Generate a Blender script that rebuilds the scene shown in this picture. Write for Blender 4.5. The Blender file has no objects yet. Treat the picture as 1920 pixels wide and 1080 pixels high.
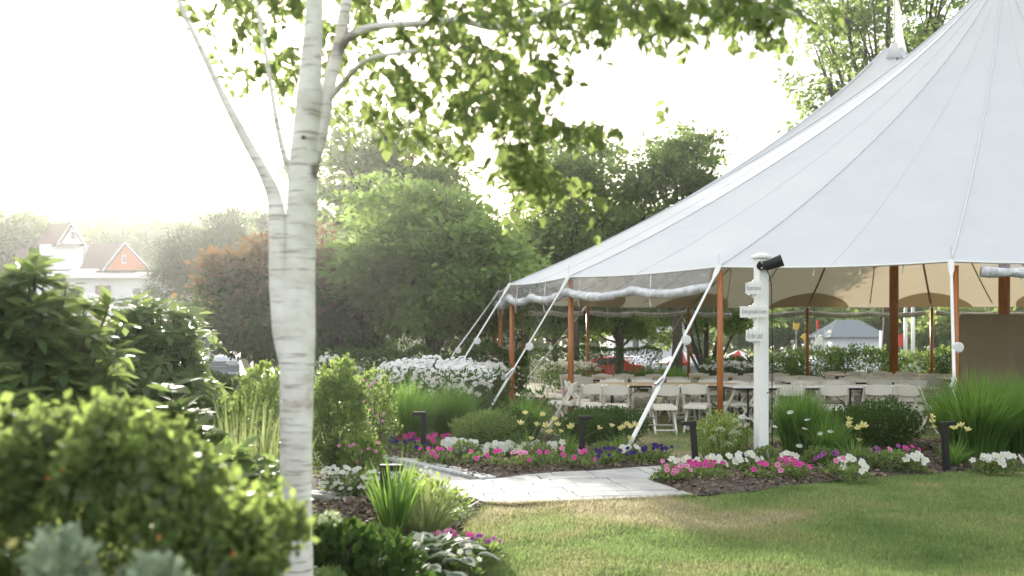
import bpy, bmesh, math, random
import numpy as np
from mathutils import Vector, Matrix, Euler, noise
from mathutils.geometry import delaunay_2d_cdt
random.seed(7)
R = math.radians
SC = bpy.context.scene
COL = SC.collection
# ------------------------------------------------------------------ camera, sky, sun, exposure
CAM_Z, HOR, F = 1.45, 644.0, 1900.0
cam_data = bpy.data.cameras.new("camera")
cam = bpy.data.objects.new("camera", cam_data); COL.objects.link(cam)
cam.location = (0, 0, CAM_Z); cam.rotation_euler = (R(90), 0, 0)
cam_data.sensor_width = 36; cam_data.lens = F / 1920 * 36
cam_data.shift_y = (HOR - 540) / 1920
cam_data.clip_start = 0.05; cam_data.clip_end = 2000
cam_data.dof.use_dof = True; cam_data.dof.focus_distance = 13.0; cam_data.dof.aperture_fstop = 1.9
SC.camera = cam

SUN_AZ, SUN_EL = R(-17.5), R(15.0)        # azimuth from +Y towards +X
world = bpy.data.worlds.new("World"); SC.world = world; world.use_nodes = True
wn = world.node_tree; bg = wn.nodes["Background"]
sky = wn.nodes.new("ShaderNodeTexSky"); sky.sky_type = 'NISHITA'; sky.sun_disc = False
sky.sun_elevation = SUN_EL; sky.sun_rotation = SUN_AZ
sky.air_density = 0.9; sky.dust_density = 3.0; sky.ozone_density = 0.4
cloud = wn.nodes.new("ShaderNodeMix"); cloud.data_type = 'RGBA'          # thin bright overcast veil
cloud.inputs['Factor'].default_value = 0.6
wn.links.new(sky.outputs[0], cloud.inputs['A']); cloud.inputs['B'].default_value = (7.9, 8.05, 7.95, 1)
wn.links.new(cloud.outputs['Result'], bg.inputs[0]); bg.inputs[1].default_value = 0.12
sd = bpy.data.lights.new("sun", 'SUN'); sd.energy = 5.0; sd.angle = R(0.6); sd.color = (1.0, 0.93, 0.82)
sun = bpy.data.objects.new("sun", sd); COL.objects.link(sun)
S_DIR = Vector((math.sin(SUN_AZ) * math.cos(SUN_EL), math.cos(SUN_AZ) * math.cos(SUN_EL), math.sin(SUN_EL)))
sun.rotation_euler = S_DIR.to_track_quat('Z', 'Y').to_euler()
SC.view_settings.view_transform = 'Standard'; SC.view_settings.look = 'None'
SC.view_settings.exposure = 1.25; SC.view_settings.gamma = 1; SC.view_settings.use_curve_mapping = False
SC.render.engine = 'CYCLES'
cy = SC.cycles
cy.max_bounces = 7; cy.diffuse_bounces = 3; cy.glossy_bounces = 2; cy.transmission_bounces = 5
cy.transparent_max_bounces = 10; cy.volume_bounces = 0; cy.use_denoising = True
cy.caustics_reflective = False; cy.caustics_refractive = False; cy.sample_clamp_indirect = 4

# ------------------------------------------------------------------ helpers
def P(px, py, d):
    return Vector(((px - 960) / F * d, d, CAM_Z + (HOR - py) / F * d))
def G(px, py):
    d = F * CAM_Z / (py - HOR)
    return ((px - 960) / F * d, d)
def gh(x, y):                              # height of the terrain
    def ss(a, b, v):
        t = min(1, max(0, (v - a) / (b - a))); return t * t * (3 - 2 * t)
    low = -0.75 * ss(40, 56, y) * ss(-6, 0, x)
    up = 3.3 * ss(42, 68, y) * (1 - ss(-14, -2, x)) + 16 * ss(85, 190, y) * (1 - ss(-50, 10, x))
    return low + up

def N(nt, t, **k):
    n = nt.nodes.new(t)
    for a, v in k.items(): setattr(n, a, v)
    return n
MATS = {}
def newmat(name):
    m = bpy.data.materials.new(name); m.use_nodes = True
    MATS[name] = m
    nt = m.node_tree; b = nt.nodes["Principled BSDF"]
    return m, nt, b
def ramp(nt, fac, stops):
    r = N(nt, "ShaderNodeValToRGB"); e = r.color_ramp.elements
    while len(e) < len(stops): e.new(0.5)
    for i, (p, c) in enumerate(stops):
        e[i].position = p; e[i].color = (*c, 1)
    nt.links.new(fac, r.inputs[0]); return r.outputs[0]
def tex(nt, scale=5, detail=4, rough=.55, stretch=None, kind='noise', src='Object', dist=0):
    tc = N(nt, "ShaderNodeTexCoord"); mp = N(nt, "ShaderNodeMapping")
    nt.links.new(tc.outputs[src], mp.inputs[0])
    if stretch: mp.inputs['Scale'].default_value = stretch
    if kind == 'noise':
        n = N(nt, "ShaderNodeTexNoise"); n.inputs['Detail'].default_value = detail
        n.inputs['Roughness'].default_value = rough; n.inputs['Distortion'].default_value = dist
    else:
        n = N(nt, "ShaderNodeTexVoronoi")
    n.inputs['Scale'].default_value = scale
    nt.links.new(mp.outputs[0], n.inputs['Vector']); return n.outputs[0]
def mat(name, c1, c2=None, scale=6, rough=.6, bump=0, bscale=40, stretch=None, metal=0, spec=.5, detail=5):
    m, nt, b = newmat(name)
    b.inputs['Roughness'].default_value = rough; b.inputs['Metallic'].default_value = metal
    b.inputs['Specular IOR Level'].default_value = spec
    if c2 is None: c2 = tuple(min(1, v * 1.18) for v in c1)
    f = tex(nt, scale, detail, stretch=stretch)
    nt.links.new(ramp(nt, f, [(.3, c1), (.7, c2)]), b.inputs['Base Color'])
    if bump:
        f2 = tex(nt, bscale, 4, stretch=stretch); bp = N(nt, "ShaderNodeBump")
        bp.inputs['Strength'].default_value = bump; bp.inputs['Distance'].default_value = .01
        nt.links.new(f2, bp.inputs['Height']); nt.links.new(bp.outputs[0], b.inputs['Normal'])
    return m
def leafmat(name, dark, light, trans, tf=.42, rough=.5, spec=.25):
    m, nt, b = newmat(name)
    at = N(nt, "ShaderNodeAttribute", attribute_name='var')
    oi = N(nt, "ShaderNodeObjectInfo")
    ad = N(nt, "ShaderNodeMath", operation='ADD'); nt.links.new(at.outputs['Fac'], ad.inputs[0])
    ml = N(nt, "ShaderNodeMath", operation='MULTIPLY'); nt.links.new(oi.outputs['Random'], ml.inputs[0]); ml.inputs[1].default_value = .35
    nt.links.new(ml.outputs[0], ad.inputs[1])
    ml2 = N(nt, "ShaderNodeMath", operation='MULTIPLY'); nt.links.new(ad.outputs[0], ml2.inputs[0]); ml2.inputs[1].default_value = .74
    c = ramp(nt, ml2.outputs[0], [(0, dark), (1, light)])
    ct = ramp(nt, ml2.outputs[0], [(0, tuple(v * .6 for v in trans)), (1, trans)])
    nt.links.new(c, b.inputs['Base Color']); b.inputs['Roughness'].default_value = rough
    b.inputs['Specular IOR Level'].default_value = spec
    tr = N(nt, "ShaderNodeBsdfTranslucent"); nt.links.new(ct, tr.inputs[0])
    mx = N(nt, "ShaderNodeMixShader"); mx.inputs[0].default_value = tf
    nt.links.new(b.outputs[0], mx.inputs[1]); nt.links.new(tr.outputs[0], mx.inputs[2])
    nt.links.new(mx.outputs[0], nt.nodes["Material Output"].inputs['Surface'])
    return m

def setp(o, label=None, cat=None, group=None, kind=None):
    if label: o['label'] = label
    if cat: o['category'] = cat
    if group: o['group'] = group
    if kind: o['kind'] = kind
    return o
def thing(name, label, cat, loc=(0, 0, 0), rz=0, group=None):
    o = bpy.data.objects.new(name, None); COL.objects.link(o)
    o.location = loc; o.rotation_euler = (0, 0, rz); o.empty_display_size = .1
    return setp(o, label, cat, group)
def link(name, me, parent=None, kind=None, loc=None, rot=None, scale=None):
    o = bpy.data.objects.new(name, me); COL.objects.link(o)
    if parent is not None: o.parent = parent
    if kind: o['kind'] = kind
    if loc is not None: o.location = loc
    if rot is not None: o.rotation_euler = rot
    if scale is not None: o.scale = scale if hasattr(scale, '__len__') else (scale,) * 3
    return o
def copy_tree(o, parent=None):
    c = o.copy(); COL.objects.link(c)
    if parent is not None: c.parent = parent
    for ch in o.children: copy_tree(ch, c)
    return c
def mesh_np(name, V, Fa, mats, var=None, midx=None, smooth=False):
    V = np.asarray(V, dtype=np.float32).reshape(-1, 3); Fa = np.asarray(Fa, dtype=np.int32)
    me = bpy.data.meshes.new(name); k = Fa.shape[1]
    me.vertices.add(len(V)); me.vertices.foreach_set('co', V.ravel())
    me.loops.add(Fa.size); me.loops.foreach_set('vertex_index', Fa.ravel())
    me.polygons.add(len(Fa))
    me.polygons.foreach_set('loop_start', np.arange(0, Fa.size, k, dtype=np.int32))
    me.polygons.foreach_set('loop_total', np.full(len(Fa), k, dtype=np.int32))
    for m in (mats if isinstance(mats, (list, tuple)) else [mats]): me.materials.append(m)
    if midx is not None: me.polygons.foreach_set('material_index', np.asarray(midx, dtype=np.int32))
    if smooth: me.polygons.foreach_set('use_smooth', np.ones(len(Fa), dtype=bool))
    if var is not None:
        a = me.attributes.new('var', 'FLOAT', 'POINT'); a.data.foreach_set('value', np.asarray(var, dtype=np.float32))
    me.update(calc_edges=True); return me

class MB:
    """collects boxes, tubes and polygons, then links them as ONE mesh"""
    def __init__(s): s.v = []; s.f = []; s.m = []; s.cur = 0
    def add(s, vs, fs):
        o = len(s.v); s.v += [tuple(v) for v in vs]; s.f += [tuple(i + o for i in f) for f in fs]; s.m += [s.cur] * len(fs); return s
    def box(s, c, size, rot=None, bev=0.0, taper=1.0):
        sx, sy, sz = [v / 2 for v in size]; b = min(bev, sx * .45, sy * .45, sz * .45)
        vs = []
        if b <= 0:
            for z in (-sz, sz):
                t = taper if z > 0 else 1
                vs += [(-sx * t, -sy * t, z), (sx * t, -sy * t, z), (sx * t, sy * t, z), (-sx * t, sy * t, z)]
            fs = [(0, 3, 2, 1), (4, 5, 6, 7)] + [(i, (i + 1) % 4, 4 + (i + 1) % 4, 4 + i) for i in range(4)]
        else:
            def ring(z, ins, t):
                X, Y = sx * t - ins, sy * t - ins; q = b
                return [(-X + q, -Y, z), (X - q, -Y, z), (X, -Y + q, z), (X, Y - q, z), (X - q, Y, z), (-X + q, Y, z), (-X, Y - q, z), (-X, -Y + q, z)]
            vs = ring(-sz, b * .6, 1) + ring(-sz + b, 0, 1) + ring(sz - b, 0, taper) + ring(sz, b * .6, taper)
            fs = [tuple(reversed(range(8))), tuple(range(24, 32))]
            for r in range(3):
                for i in range(8): fs.append((r * 8 + i, r * 8 + (i + 1) % 8, r * 8 + 8 + (i + 1) % 8, r * 8 + 8 + i))
        M = (rot if isinstance(rot, Matrix) else Euler(rot or (0, 0, 0)).to_matrix())
        c = Vector(c)
        return s.add([M @ Vector(v) + c for v in vs], fs)
    def tube(s, pts, rad, n=8, cap=True, flat=None):
        pts = [Vector(p) for p in pts]
        rad = rad if hasattr(rad, '__len__') else [rad] * len(pts)
        vs = []; fs = []; prev = None
        for i, p in enumerate(pts):
            t = (pts[min(i + 1, len(pts) - 1)] - pts[max(i - 1, 0)]).normalized()
            if prev is None:
                a = Vector((0, 0, 1)) if abs(t.z) < .9 else Vector((1, 0, 0))
                u = t.cross(a).normalized()
            else: u = (prev - t * prev.dot(t)).normalized()
            prev = u; w = t.cross(u)
            fl = flat or 1
            for j in range(n):
                an = 2 * math.pi * j / n; vs.append(p + (u * math.cos(an) + w * math.sin(an) * fl) * rad[i])
        for i in range(len(pts) - 1):
            for j in range(n): fs.append((i * n + j, i * n + (j + 1) % n, (i + 1) * n + (j + 1) % n, (i + 1) * n + j))
        if cap: fs += [tuple(reversed(range(n))), tuple(range((len(pts) - 1) * n, len(pts) * n))]
        return s.add(vs, fs)
    def beam(s, a, b, w, t, up=(0, 0, 1), bev=.003):
        a, b = Vector(a), Vector(b); z = (b - a); L = z.length; z.normalize()
        x = Vector(up).cross(z)
        if x.length < 1e-4: x = Vector((1, 0, 0))
        x.normalize(); y = z.cross(x)
        return s.box((a + b) / 2, (w, t, L), Matrix((x, y, z)).transposed(), bev)
    def prism(s, poly, z0, z1, ins=0.0, h=.0):
        """poly: list of (x, y); extruded with a small chamfer at the top"""
        n = len(poly); cx = sum(p[0] for p in poly) / n; cyy = sum(p[1] for p in poly) / n
        def sh(p, k): 
            dx, dy = p[0] - cx, p[1] - cyy; L = math.hypot(dx, dy) + 1e-6; q = max(0, 1 - k / L); return (cx + dx * q, cyy + dy * q)
        r0 = [(x, y, z0) for x, y in poly]; r1 = [(x, y, z1 - h) for x, y in poly]; r2 = [(*sh(p, ins), z1) for p in poly]
        fs = [tuple(range(2 * n, 3 * n))]
        for a in (0, n):
            for i in range(n): fs.append((a + i, a + (i + 1) % n, a + n + (i + 1) % n, a + n + i))
        return s.add(r0 + r1 + r2, fs)
    def mesh(s, name, mats, smooth=False):
        me = bpy.data.meshes.new(name); me.from_pydata(s.v, [], s.f)
        for m in (mats if isinstance(mats, (list, tuple)) else [mats]): me.materials.append(m)
        me.polygons.foreach_set('material_index', s.m)
        if smooth: me.polygons.foreach_set('use_smooth', [True] * len(s.f))
        me.update(); return me
    def build(s, name, mats, parent=None, smooth=False, kind=None, **k):
        return link(name, s.mesh(name, mats, smooth), parent, kind, **k)

# leaf templates: length along +Y (0..1), width along X, normal +Z
T_OVAL = (np.array([[0, 0, 0], [.30, .42, .07], [0, 1, -.06], [-.30, .42, .07], [0, .5, 0]]), np.array([[0, 1, 4], [1, 2, 4], [2, 3, 4], [3, 0, 4]]))
T_DIAM = (np.array([[0, 0, 0], [.32, .5, .08], [0, 1, 0], [-.32, .5, .08]]), np.array([[0, 1, 2], [0, 2, 3]]))
T_BIRCH = (np.array([[0, 0, 0], [.22, .08, .03], [.38, .36, .06], [.2, .72, .02], [0, 1.05, -.12], [-.2, .72, .02], [-.38, .36, .06], [-.22, .08, .03], [0, .4, -.02]]),
           np.array([[0, 1, 8], [1, 2, 8], [2, 3, 8], [3, 4, 8], [4, 5, 8], [5, 6, 8], [6, 7, 8], [7, 0, 8]]))
T_LANCE = (np.array([[0, 0, 0], [.13, .25, .03], [.19, .6, .02], [0, 1, -.12], [-.19, .6, .02], [-.13, .25, .03], [0, .3, 0], [0, .65, -.03]]),
           np.array([[0, 1, 6], [1, 2, 7], [1, 7, 6], [2, 3, 7], [3, 4, 7], [4, 5, 7], [5, 6, 7], [5, 0, 6]]))
T_NEEDLE = (np.array([[-.06, 0, 0], [.06, 0, 0], [0, 1, 0]]), np.array([[0, 1, 2]]))
def frames(axis, rng, up=None, roll=.6):
    a = axis / (np.linalg.norm(axis, axis=1, keepdims=True) + 1e-9)
    ref = np.tile([0, 0, 1.], (len(a), 1)) if up is None else up
    ref = ref + rng.normal(0, roll, a.shape)
    s = np.cross(a, ref); s /= (np.linalg.norm(s, axis=1, keepdims=True) + 1e-9)
    return a, s, np.cross(s, a)
def leaves(name, pos, axis, size, tpl, mats, rng, parent=None, up=None, roll=.6, kind='stuff', var=None, build=True):
    V, Fc = tpl; n = len(pos); k = len(V)
    a, s, nn = frames(axis, rng, up, roll)
    size = np.broadcast_to(np.asarray(size, dtype=float), (n,))[:, None, None]
    W = pos[:, None, :] + size * (V[None, :, 0:1] * s[:, None, :] + V[None, :, 1:2] * a[:, None, :] + V[None, :, 2:3] * nn[:, None, :])
    Fa = (Fc[None] + (np.arange(n) * k)[:, None, None]).reshape(-1, Fc.shape[1])
    if var is None: var = rng.random(n)
    me = mesh_np(name, W, Fa, mats, np.repeat(var, k))
    return link(name, me, parent, kind)
def leaf_objs(name, me, pos, axis, size, rng, parent, roll=.6, up=None):
    a, s, nn = frames(axis, rng, up, roll)
    size = np.broadcast_to(np.asarray(size, dtype=float), (len(pos),))
    for i in range(len(pos)):
        M = Matrix((s[i], a[i], nn[i])).transposed().to_4x4(); M.translation = Vector(pos[i])
        o = link(name, me, parent); o.matrix_local = M @ Matrix.Scale(float(size[i]), 4)
def tplmesh(name, tpl, m): return mesh_np(name, tpl[0], tpl[1], m)
def blades(name, base, h, w, lean, droop, mats, rng, parent=None, segs=4, kind='stuff', var=None):
    """curved grass blades; lean = (n,2) horizontal reach as a share of the height"""
    n = len(base); t = np.linspace(0, 1, segs + 1)[None, :, None]
    h = np.broadcast_to(np.asarray(h, float), (n,))[:, None, None]; droop = np.broadcast_to(np.asarray(droop, float), (n,))[:, None, None]
    L = np.concatenate([lean, np.zeros((n, 1))], 1)[:, None, :]
    c = base[:, None, :] + h * (L * t ** 1.7 + np.array([0, 0, 1.])[None, None] * (t - droop * t ** 2.6))
    sd_ = np.stack([-lean[:, 1], lean[:, 0], np.zeros(n)], 1) + rng.normal(0, .25, (n, 3)) * [1, 1, .1]
    sd_ /= np.linalg.norm(sd_, axis=1, keepdims=True) + 1e-9
    w = np.broadcast_to(np.asarray(w, float), (n,))[:, None, None]
    wt = w * (1 - t ** 1.6) * .5 + w * .02
    A = c - sd_[:, None, :] * wt; B = c + sd_[:, None, :] * wt
    V = np.stack([A, B], 2).reshape(n, -1, 3); k = V.shape[1]
    fc = np.array([[2 * i, 2 * i + 1, 2 * i + 3, 2 * i + 2] for i in range(segs)])
    Fa = (fc[None] + (np.arange(n) * k)[:, None, None]).reshape(-1, 4)
    if var is None: var = rng.random(n)
    return link(name, mesh_np(name, V, Fa, mats, np.repeat(var, k)), parent, kind)
def inpoly(x, y, poly):
    c = np.zeros(np.shape(x), bool); n = len(poly)
    for i in range(n):
        x1, y1 = poly[i]; x2, y2 = poly[(i + 1) % n]
        k = ((y1 > y) != (y2 > y)) & (x < (x2 - x1) * (y - y1) / ((y2 - y1) + 1e-12) + x1)
        c ^= k
    return c
def edged(x, y, poly):
    d = np.full(np.shape(x), 1e9); n = len(poly)
    for i in range(n):
        a = np.array(poly[i]); b = np.array(poly[(i + 1) % n]); ab = b - a; L = (ab ** 2).sum() + 1e-12
        t = np.clip(((x - a[0]) * ab[0] + (y - a[1]) * ab[1]) / L, 0, 1)
        d = np.minimum(d, np.hypot(x - a[0] - t * ab[0], y - a[1] - t * ab[1]))
    return d
def sheet(name, poly, step, hf, m, kind='structure', smooth=True):
    xs = np.arange(min(p[0] for p in poly), max(p[0] for p in poly), step)
    ys = np.arange(min(p[1] for p in poly), max(p[1] for p in poly), step)
    X, Y = np.meshgrid(xs, ys); X = X.ravel() + .13 * step; Y = Y.ravel()
    k = inpoly(X, Y, poly) & (edged(X, Y, poly) > step * .45)
    bnd = []
    for i in range(len(poly)):
        a = Vector(poly[i]); b = Vector(poly[(i + 1) % len(poly)]); q = max(1, int((b - a).length / step))
        for j in range(q): bnd.append(a.lerp(b, j / q))
    nb = len(bnd)
    pts = bnd + [Vector((float(x), float(y))) for x, y in zip(X[k], Y[k])]
    r = delaunay_2d_cdt(pts, [(i, (i + 1) % nb) for i in range(nb)], [list(range(nb))], 1, 1e-5)
    vx = np.array([v.x for v in r[0]]); vy = np.array([v.y for v in r[0]])
    d = edged(vx, vy, poly)
    vs = [(vx[i], vy[i], hf(vx[i], vy[i], d[i])) for i in range(len(vx))]
    fs = [f if (r[0][f[1]] - r[0][f[0]]).cross(r[0][f[2]] - r[0][f[0]]) > 0 else f[::-1] for f in r[2]]
    me = bpy.data.meshes.new(name); me.from_pydata(vs, [], fs); me.materials.append(m)
    if smooth: me.polygons.foreach_set('use_smooth', [True] * len(fs))
    return link(name, me, None, kind)
def nz(x, y, s=1.0, z=0.0): return noise.noise(Vector((x * s, y * s, z)))

# ------------------------------------------------------------------ materials
def grassmat(name, blade=False):
    m, nt, b = newmat(name)
    geo = N(nt, "ShaderNodeNewGeometry")
    n1 = N(nt, "ShaderNodeTexNoise"); n1.inputs['Scale'].default_value = .75; n1.inputs['Detail'].default_value = 5; n1.inputs['Distortion'].default_value = .8
    mp = N(nt, "ShaderNodeMapping"); mp.inputs['Scale'].default_value = (1, 1, 0); mp.inputs['Location'].default_value = (3.1, 1.7, 0)
    nt.links.new(geo.outputs['Position'], mp.inputs[0]); nt.links.new(mp.outputs[0], n1.inputs['Vector'])
    sep = N(nt, "ShaderNodeSeparateXYZ"); nt.links.new(geo.outputs['Position'], sep.inputs[0])
    # the band of dried turf along the path
    mr = N(nt, "ShaderNodeMapRange"); mr.inputs['From Min'].default_value = 7.0; mr.inputs['From Max'].default_value = 8.9
    nt.links.new(sep.outputs['Y'], mr.inputs['Value'])
    mr2 = N(nt, "ShaderNodeMapRange"); mr2.inputs['From Min'].default_value = 3.4; mr2.inputs['From Max'].default_value = 1.4
    nt.links.new(sep.outputs['X'], mr2.inputs['Value'])
    mu = N(nt, "ShaderNodeMath", operation='MULTIPLY'); nt.links.new(mr.outputs[0], mu.inputs[0]); nt.links.new(mr2.outputs[0], mu.inputs[1])
    mu2 = N(nt, "ShaderNodeMath", operation='MULTIPLY_ADD'); nt.links.new(mu.outputs[0], mu2.inputs[0]); mu2.inputs[1].default_value = .19
    nt.links.new(n1.outputs[0], mu2.inputs[2])
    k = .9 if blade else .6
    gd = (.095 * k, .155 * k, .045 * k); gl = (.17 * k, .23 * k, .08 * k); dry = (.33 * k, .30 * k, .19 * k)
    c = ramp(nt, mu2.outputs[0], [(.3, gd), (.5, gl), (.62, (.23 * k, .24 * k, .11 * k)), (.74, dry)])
    if blade:
        at = N(nt, "ShaderNodeAttribute", attribute_name='var')
        hs = N(nt, "ShaderNodeHueSaturation"); hv = N(nt, "ShaderNodeMapRange"); hv.inputs['To Min'].default_value = .65; hv.inputs['To Max'].default_value = 1.5
        nt.links.new(at.outputs['Fac'], hv.inputs['Value']); nt.links.new(hv.outputs[0], hs.inputs['Value'])
        nt.links.new(c, hs.inputs['Color']); c = hs.outputs[0]
        h2 = N(nt, "ShaderNodeHueSaturation"); h2.inputs['Value'].default_value = 2.0; nt.links.new(c, h2.inputs['Color'])
        tr = N(nt, "ShaderNodeBsdfTranslucent"); nt.links.new(h2.outputs[0], tr.inputs[0])
        mx = N(nt, "ShaderNodeMixShader"); mx.inputs[0].default_value = .45
        nt.links.new(b.outputs[0], mx.inputs[1]); nt.links.new(tr.outputs[0], mx.inputs[2])
        nt.links.new(mx.outputs[0], nt.nodes["Material Output"].inputs['Surface'])
    nt.links.new(c, b.inputs['Base Color']); b.inputs['Roughness'].default_value = .7; b.inputs['Specular IOR Level'].default_value = .25
    return m
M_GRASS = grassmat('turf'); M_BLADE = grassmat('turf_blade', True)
M_MULCH = mat('mulch', (.028, .020, .015), (.075, .056, .042), 22, .95, .9, 60)
M_CHIP = leafmat('bark_chip', (.03, .02, .014), (.26, .20, .145), (.05, .03, .02), .05, .9, .1)
M_PAVER = mat('paving', (.25, .25, .245), (.42, .42, .41), 3.2, .8, .35, 90)
M_JOINT = mat('joint_sand', (.16, .15, .13), (.24, .22, .19), 30, .95, .5, 80)
M_GRAVEL = mat('fine_gravel', (.17, .16, .15), (.32, .31, .295), 120, .95, .8, 160)
M_COBBLE = mat('granite_cobble', (.34, .34, .34), (.55, .55, .54), 14, .85, .6, 70)
M_ASPH = mat('asphalt', (.045, .045, .047), (.07, .07, .07), 8, .9)
M_BARK = mat('bark', (.05, .038, .028), (.11, .09, .07), 12, .95, .9, 26, (1, 1, .25))
M_STEMG = mat('green_stem', (.06, .10, .025), (.10, .15, .04), 12, .7)
M_WHITE = mat('white_paint', (.72, .72, .70), (.80, .80, .78), 5, .45, .05, 60)
M_CHAIR = mat('cream_resin', (.62, .58, .51), (.69, .65, .58), 5, .42)
M_BLACK = mat('black_metal', (.012, .012, .012), (.020, .020, .020), 8, .55, spec=.25)
M_STEEL = mat('steel', (.45, .45, .46), (.6, .6, .6), 8, .35, metal=.9)
M_STRAP = mat('webbing', (.60, .60, .58), (.72, .72, .70), 30, .8)
M_TABLE = mat('plywood', (.42, .30, .17), (.55, .42, .26), 3, .45, .1, 30, (1, 8, 1))
M_TABLE_GLARE = mat('glare_table', (.66, .65, .62), (.74, .73, .70), 5, .4)  # sun glare on the tan tables, painted in as a white top
M_BOARD = mat('tan_board', (.20, .15, .095), (.26, .20, .125), 1.3, .7)
M_GLASS = mat('car_glass', (.02, .025, .03), (.03, .035, .04), 3, .06, spec=.8)
M_RUBBER = mat('tyre', (.015, .015, .015), (.02, .02, .02), 3, .8)
M_LAMPW = mat('headlamp', (.55, .57, .6), (.7, .72, .75), 9, .12, spec=.9)
M_REDF = mat('red_fabric', (.55, .03, .02), (.65, .05, .03), 4, .7)
def woodpole():
    m, nt, b = newmat('varnished_pole')
    f = tex(nt, 9, 6, .6, (3, 3, .25), dist=1.2)
    nt.links.new(ramp(nt, f, [(.3, (.24, .075, .018)), (.55, (.42, .145, .035)), (.75, (.52, .21, .06))]), b.inputs['Base Color'])
    b.inputs['Roughness'].default_value = .38; return m
M_POLE = woodpole()
def birchbark():
    m, nt, b = newmat('birch_bark')
    f = tex(nt, 7, 5, .6, (1, 1, 1.6)); base = ramp(nt, f, [(.25, (.42, .36, .28)), (.42, (.66, .63, .58)), (.6, (.80, .78, .75))])
    lent = tex(nt, 10, 3, .6, (.55, .55, 6.5)); lm = ramp(nt, lent, [(.56, (0, 0, 0)), (.66, (.7, .7, .7))])
    scar = tex(nt, 2.6, 2, .5, (1, 1, 1.5), dist=.3); sm = ramp(nt, scar, [(.645, (0, 0, 0)), (.69, (.8, .8, .8))])
    mx = N(nt, "ShaderNodeMix"); mx.data_type = 'RGBA'; nt.links.new(lm, mx.inputs['Factor']); nt.links.new(base, mx.inputs['A']); mx.inputs['B'].default_value = (.22, .18, .14, 1)
    mx2 = N(nt, "ShaderNodeMix"); mx2.data_type = 'RGBA'; nt.links.new(sm, mx2.inputs['Factor']); nt.links.new(mx.outputs['Result'], mx2.inputs['A']); mx2.inputs['B'].default_value = (.06, .045, .035, 1)
    nt.links.new(mx2.outputs['Result'], b.inputs['Base Color']); b.inputs['Roughness'].default_value = .75
    bp = N(nt, "ShaderNodeBump"); bp.inputs['Strength'].default_value = .5; bp.inputs['Distance'].default_value = .004
    nt.links.new(lent, bp.inputs['Height']); nt.links.new(bp.outputs[0], b.inputs['Normal']); return m
M_BIRCH = birchbark()
def canvas():
    m, nt, b = newmat('sailcloth')
    f = tex(nt, 1.2, 4); nt.links.new(ramp(nt, f, [(.3, (.645, .665, .695)), (.7, (.69, .705, .73))]), b.inputs['Base Color'])
    b.inputs['Roughness'].default_value = .6; b.inputs['Specular IOR Level'].default_value = .2
    f2 = tex(nt, 1.6, 5, dist=.8); bp = N(nt, "ShaderNodeBump"); bp.inputs['Strength'].default_value = .38; bp.inputs['Distance'].default_value = .08
    nt.links.new(f2, bp.inputs['Height']); nt.links.new(bp.outputs[0], b.inputs['Normal'])
    tr = N(nt, "ShaderNodeBsdfTranslucent"); tr.inputs[0].default_value = (.60, .50, .37, 1)
    mx = N(nt, "ShaderNodeMixShader"); mx.inputs[0].default_value = .24
    nt.links.new(b.outputs[0], mx.inputs[1]); nt.links.new(tr.outputs[0], mx.inputs[2])
    nt.links.new(mx.outputs[0], nt.nodes["Material Output"].inputs['Surface']); return m
M_CANVAS = canvas()
M_SEAM = mat('seam_tape', (.58, .61, .66), (.64, .67, .71), 10, .6)
M_SEAMIN = mat('inner_webbing', (.22, .16, .09), (.28, .2, .12), 10, .7)
M_PATCH = leafmat('reinforced_cloth', (.50, .42, .31), (.55, .46, .34), (.75, .62, .45), .6, .8, .1)
def vinyl(name, tf, col=(.55, .57, .60)):
    m, nt, b = newmat(name)
    f = tex(nt, 5, 6, .65, dist=1.5)
    nt.links.new(ramp(nt, f, [(.32, tuple(c * .45 for c in col)), (.62, col)]), b.inputs['Base Color'])
    b.inputs['Roughness'].default_value = .16; b.inputs['Specular IOR Level'].default_value = .7
    bp = N(nt, "ShaderNodeBump"); bp.inputs['Strength'].default_value = .9; bp.inputs['Distance'].default_value = .03
    nt.links.new(f, bp.inputs['Height']); nt.links.new(bp.outputs[0], b.inputs['Normal'])
    tr = N(nt, "ShaderNodeBsdfTransparent"); mx = N(nt, "ShaderNodeMixShader"); mx.inputs[0].default_value = tf
    nt.links.new(b.outputs[0], mx.inputs[1]); nt.links.new(tr.outputs[0], mx.inputs[2])
    nt.links.new(mx.outputs[0], nt.nodes["Material Output"].inputs['Surface']); return m
M_VINYL = vinyl('clear_vinyl', .6); M_ROLL = vinyl('rolled_vinyl', .0, (.74, .75, .78))
L_BIRCH = leafmat('birch_leaf', (.06, .11, .022), (.10, .16, .045), (.38, .49, .15), .55)
L_RHODO = leafmat('rhododendron_leaf', (.055, .105, .035), (.12, .19, .065), (.40, .52, .16), .46, .42, .35)
L_SHRUB = leafmat('shrub_leaf', (.05, .10, .022), (.11, .18, .055), (.34, .46, .13), .48)
L_HEDGE = leafmat('hedge_leaf', (.04, .08, .025), (.12, .175, .055), (.40, .50, .15), .5, .28, .55)
L_YEL = leafmat('yellowgreen_leaf', (.09, .15, .035), (.18, .26, .06), (.48, .62, .16), .5)
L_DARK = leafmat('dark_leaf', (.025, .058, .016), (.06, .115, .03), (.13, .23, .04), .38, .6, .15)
L_MAPLE = leafmat('maple_leaf', (.055, .115, .02), (.12, .20, .045), (.38, .54, .15), .55, .5, .25)
L_TREE = leafmat('tree_leaf', (.05, .10, .025), (.12, .185, .06), (.36, .48, .15), .52, .5, .3)
L_TREEL = leafmat('light_tree_leaf', (.07, .125, .035), (.13, .21, .055), (.40, .55, .14), .52, .5, .3)
L_COPPER = leafmat('copper_leaf', (.08, .07, .035), (.17, .115, .055), (.42, .27, .12), .4, .5, .3)
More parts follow.
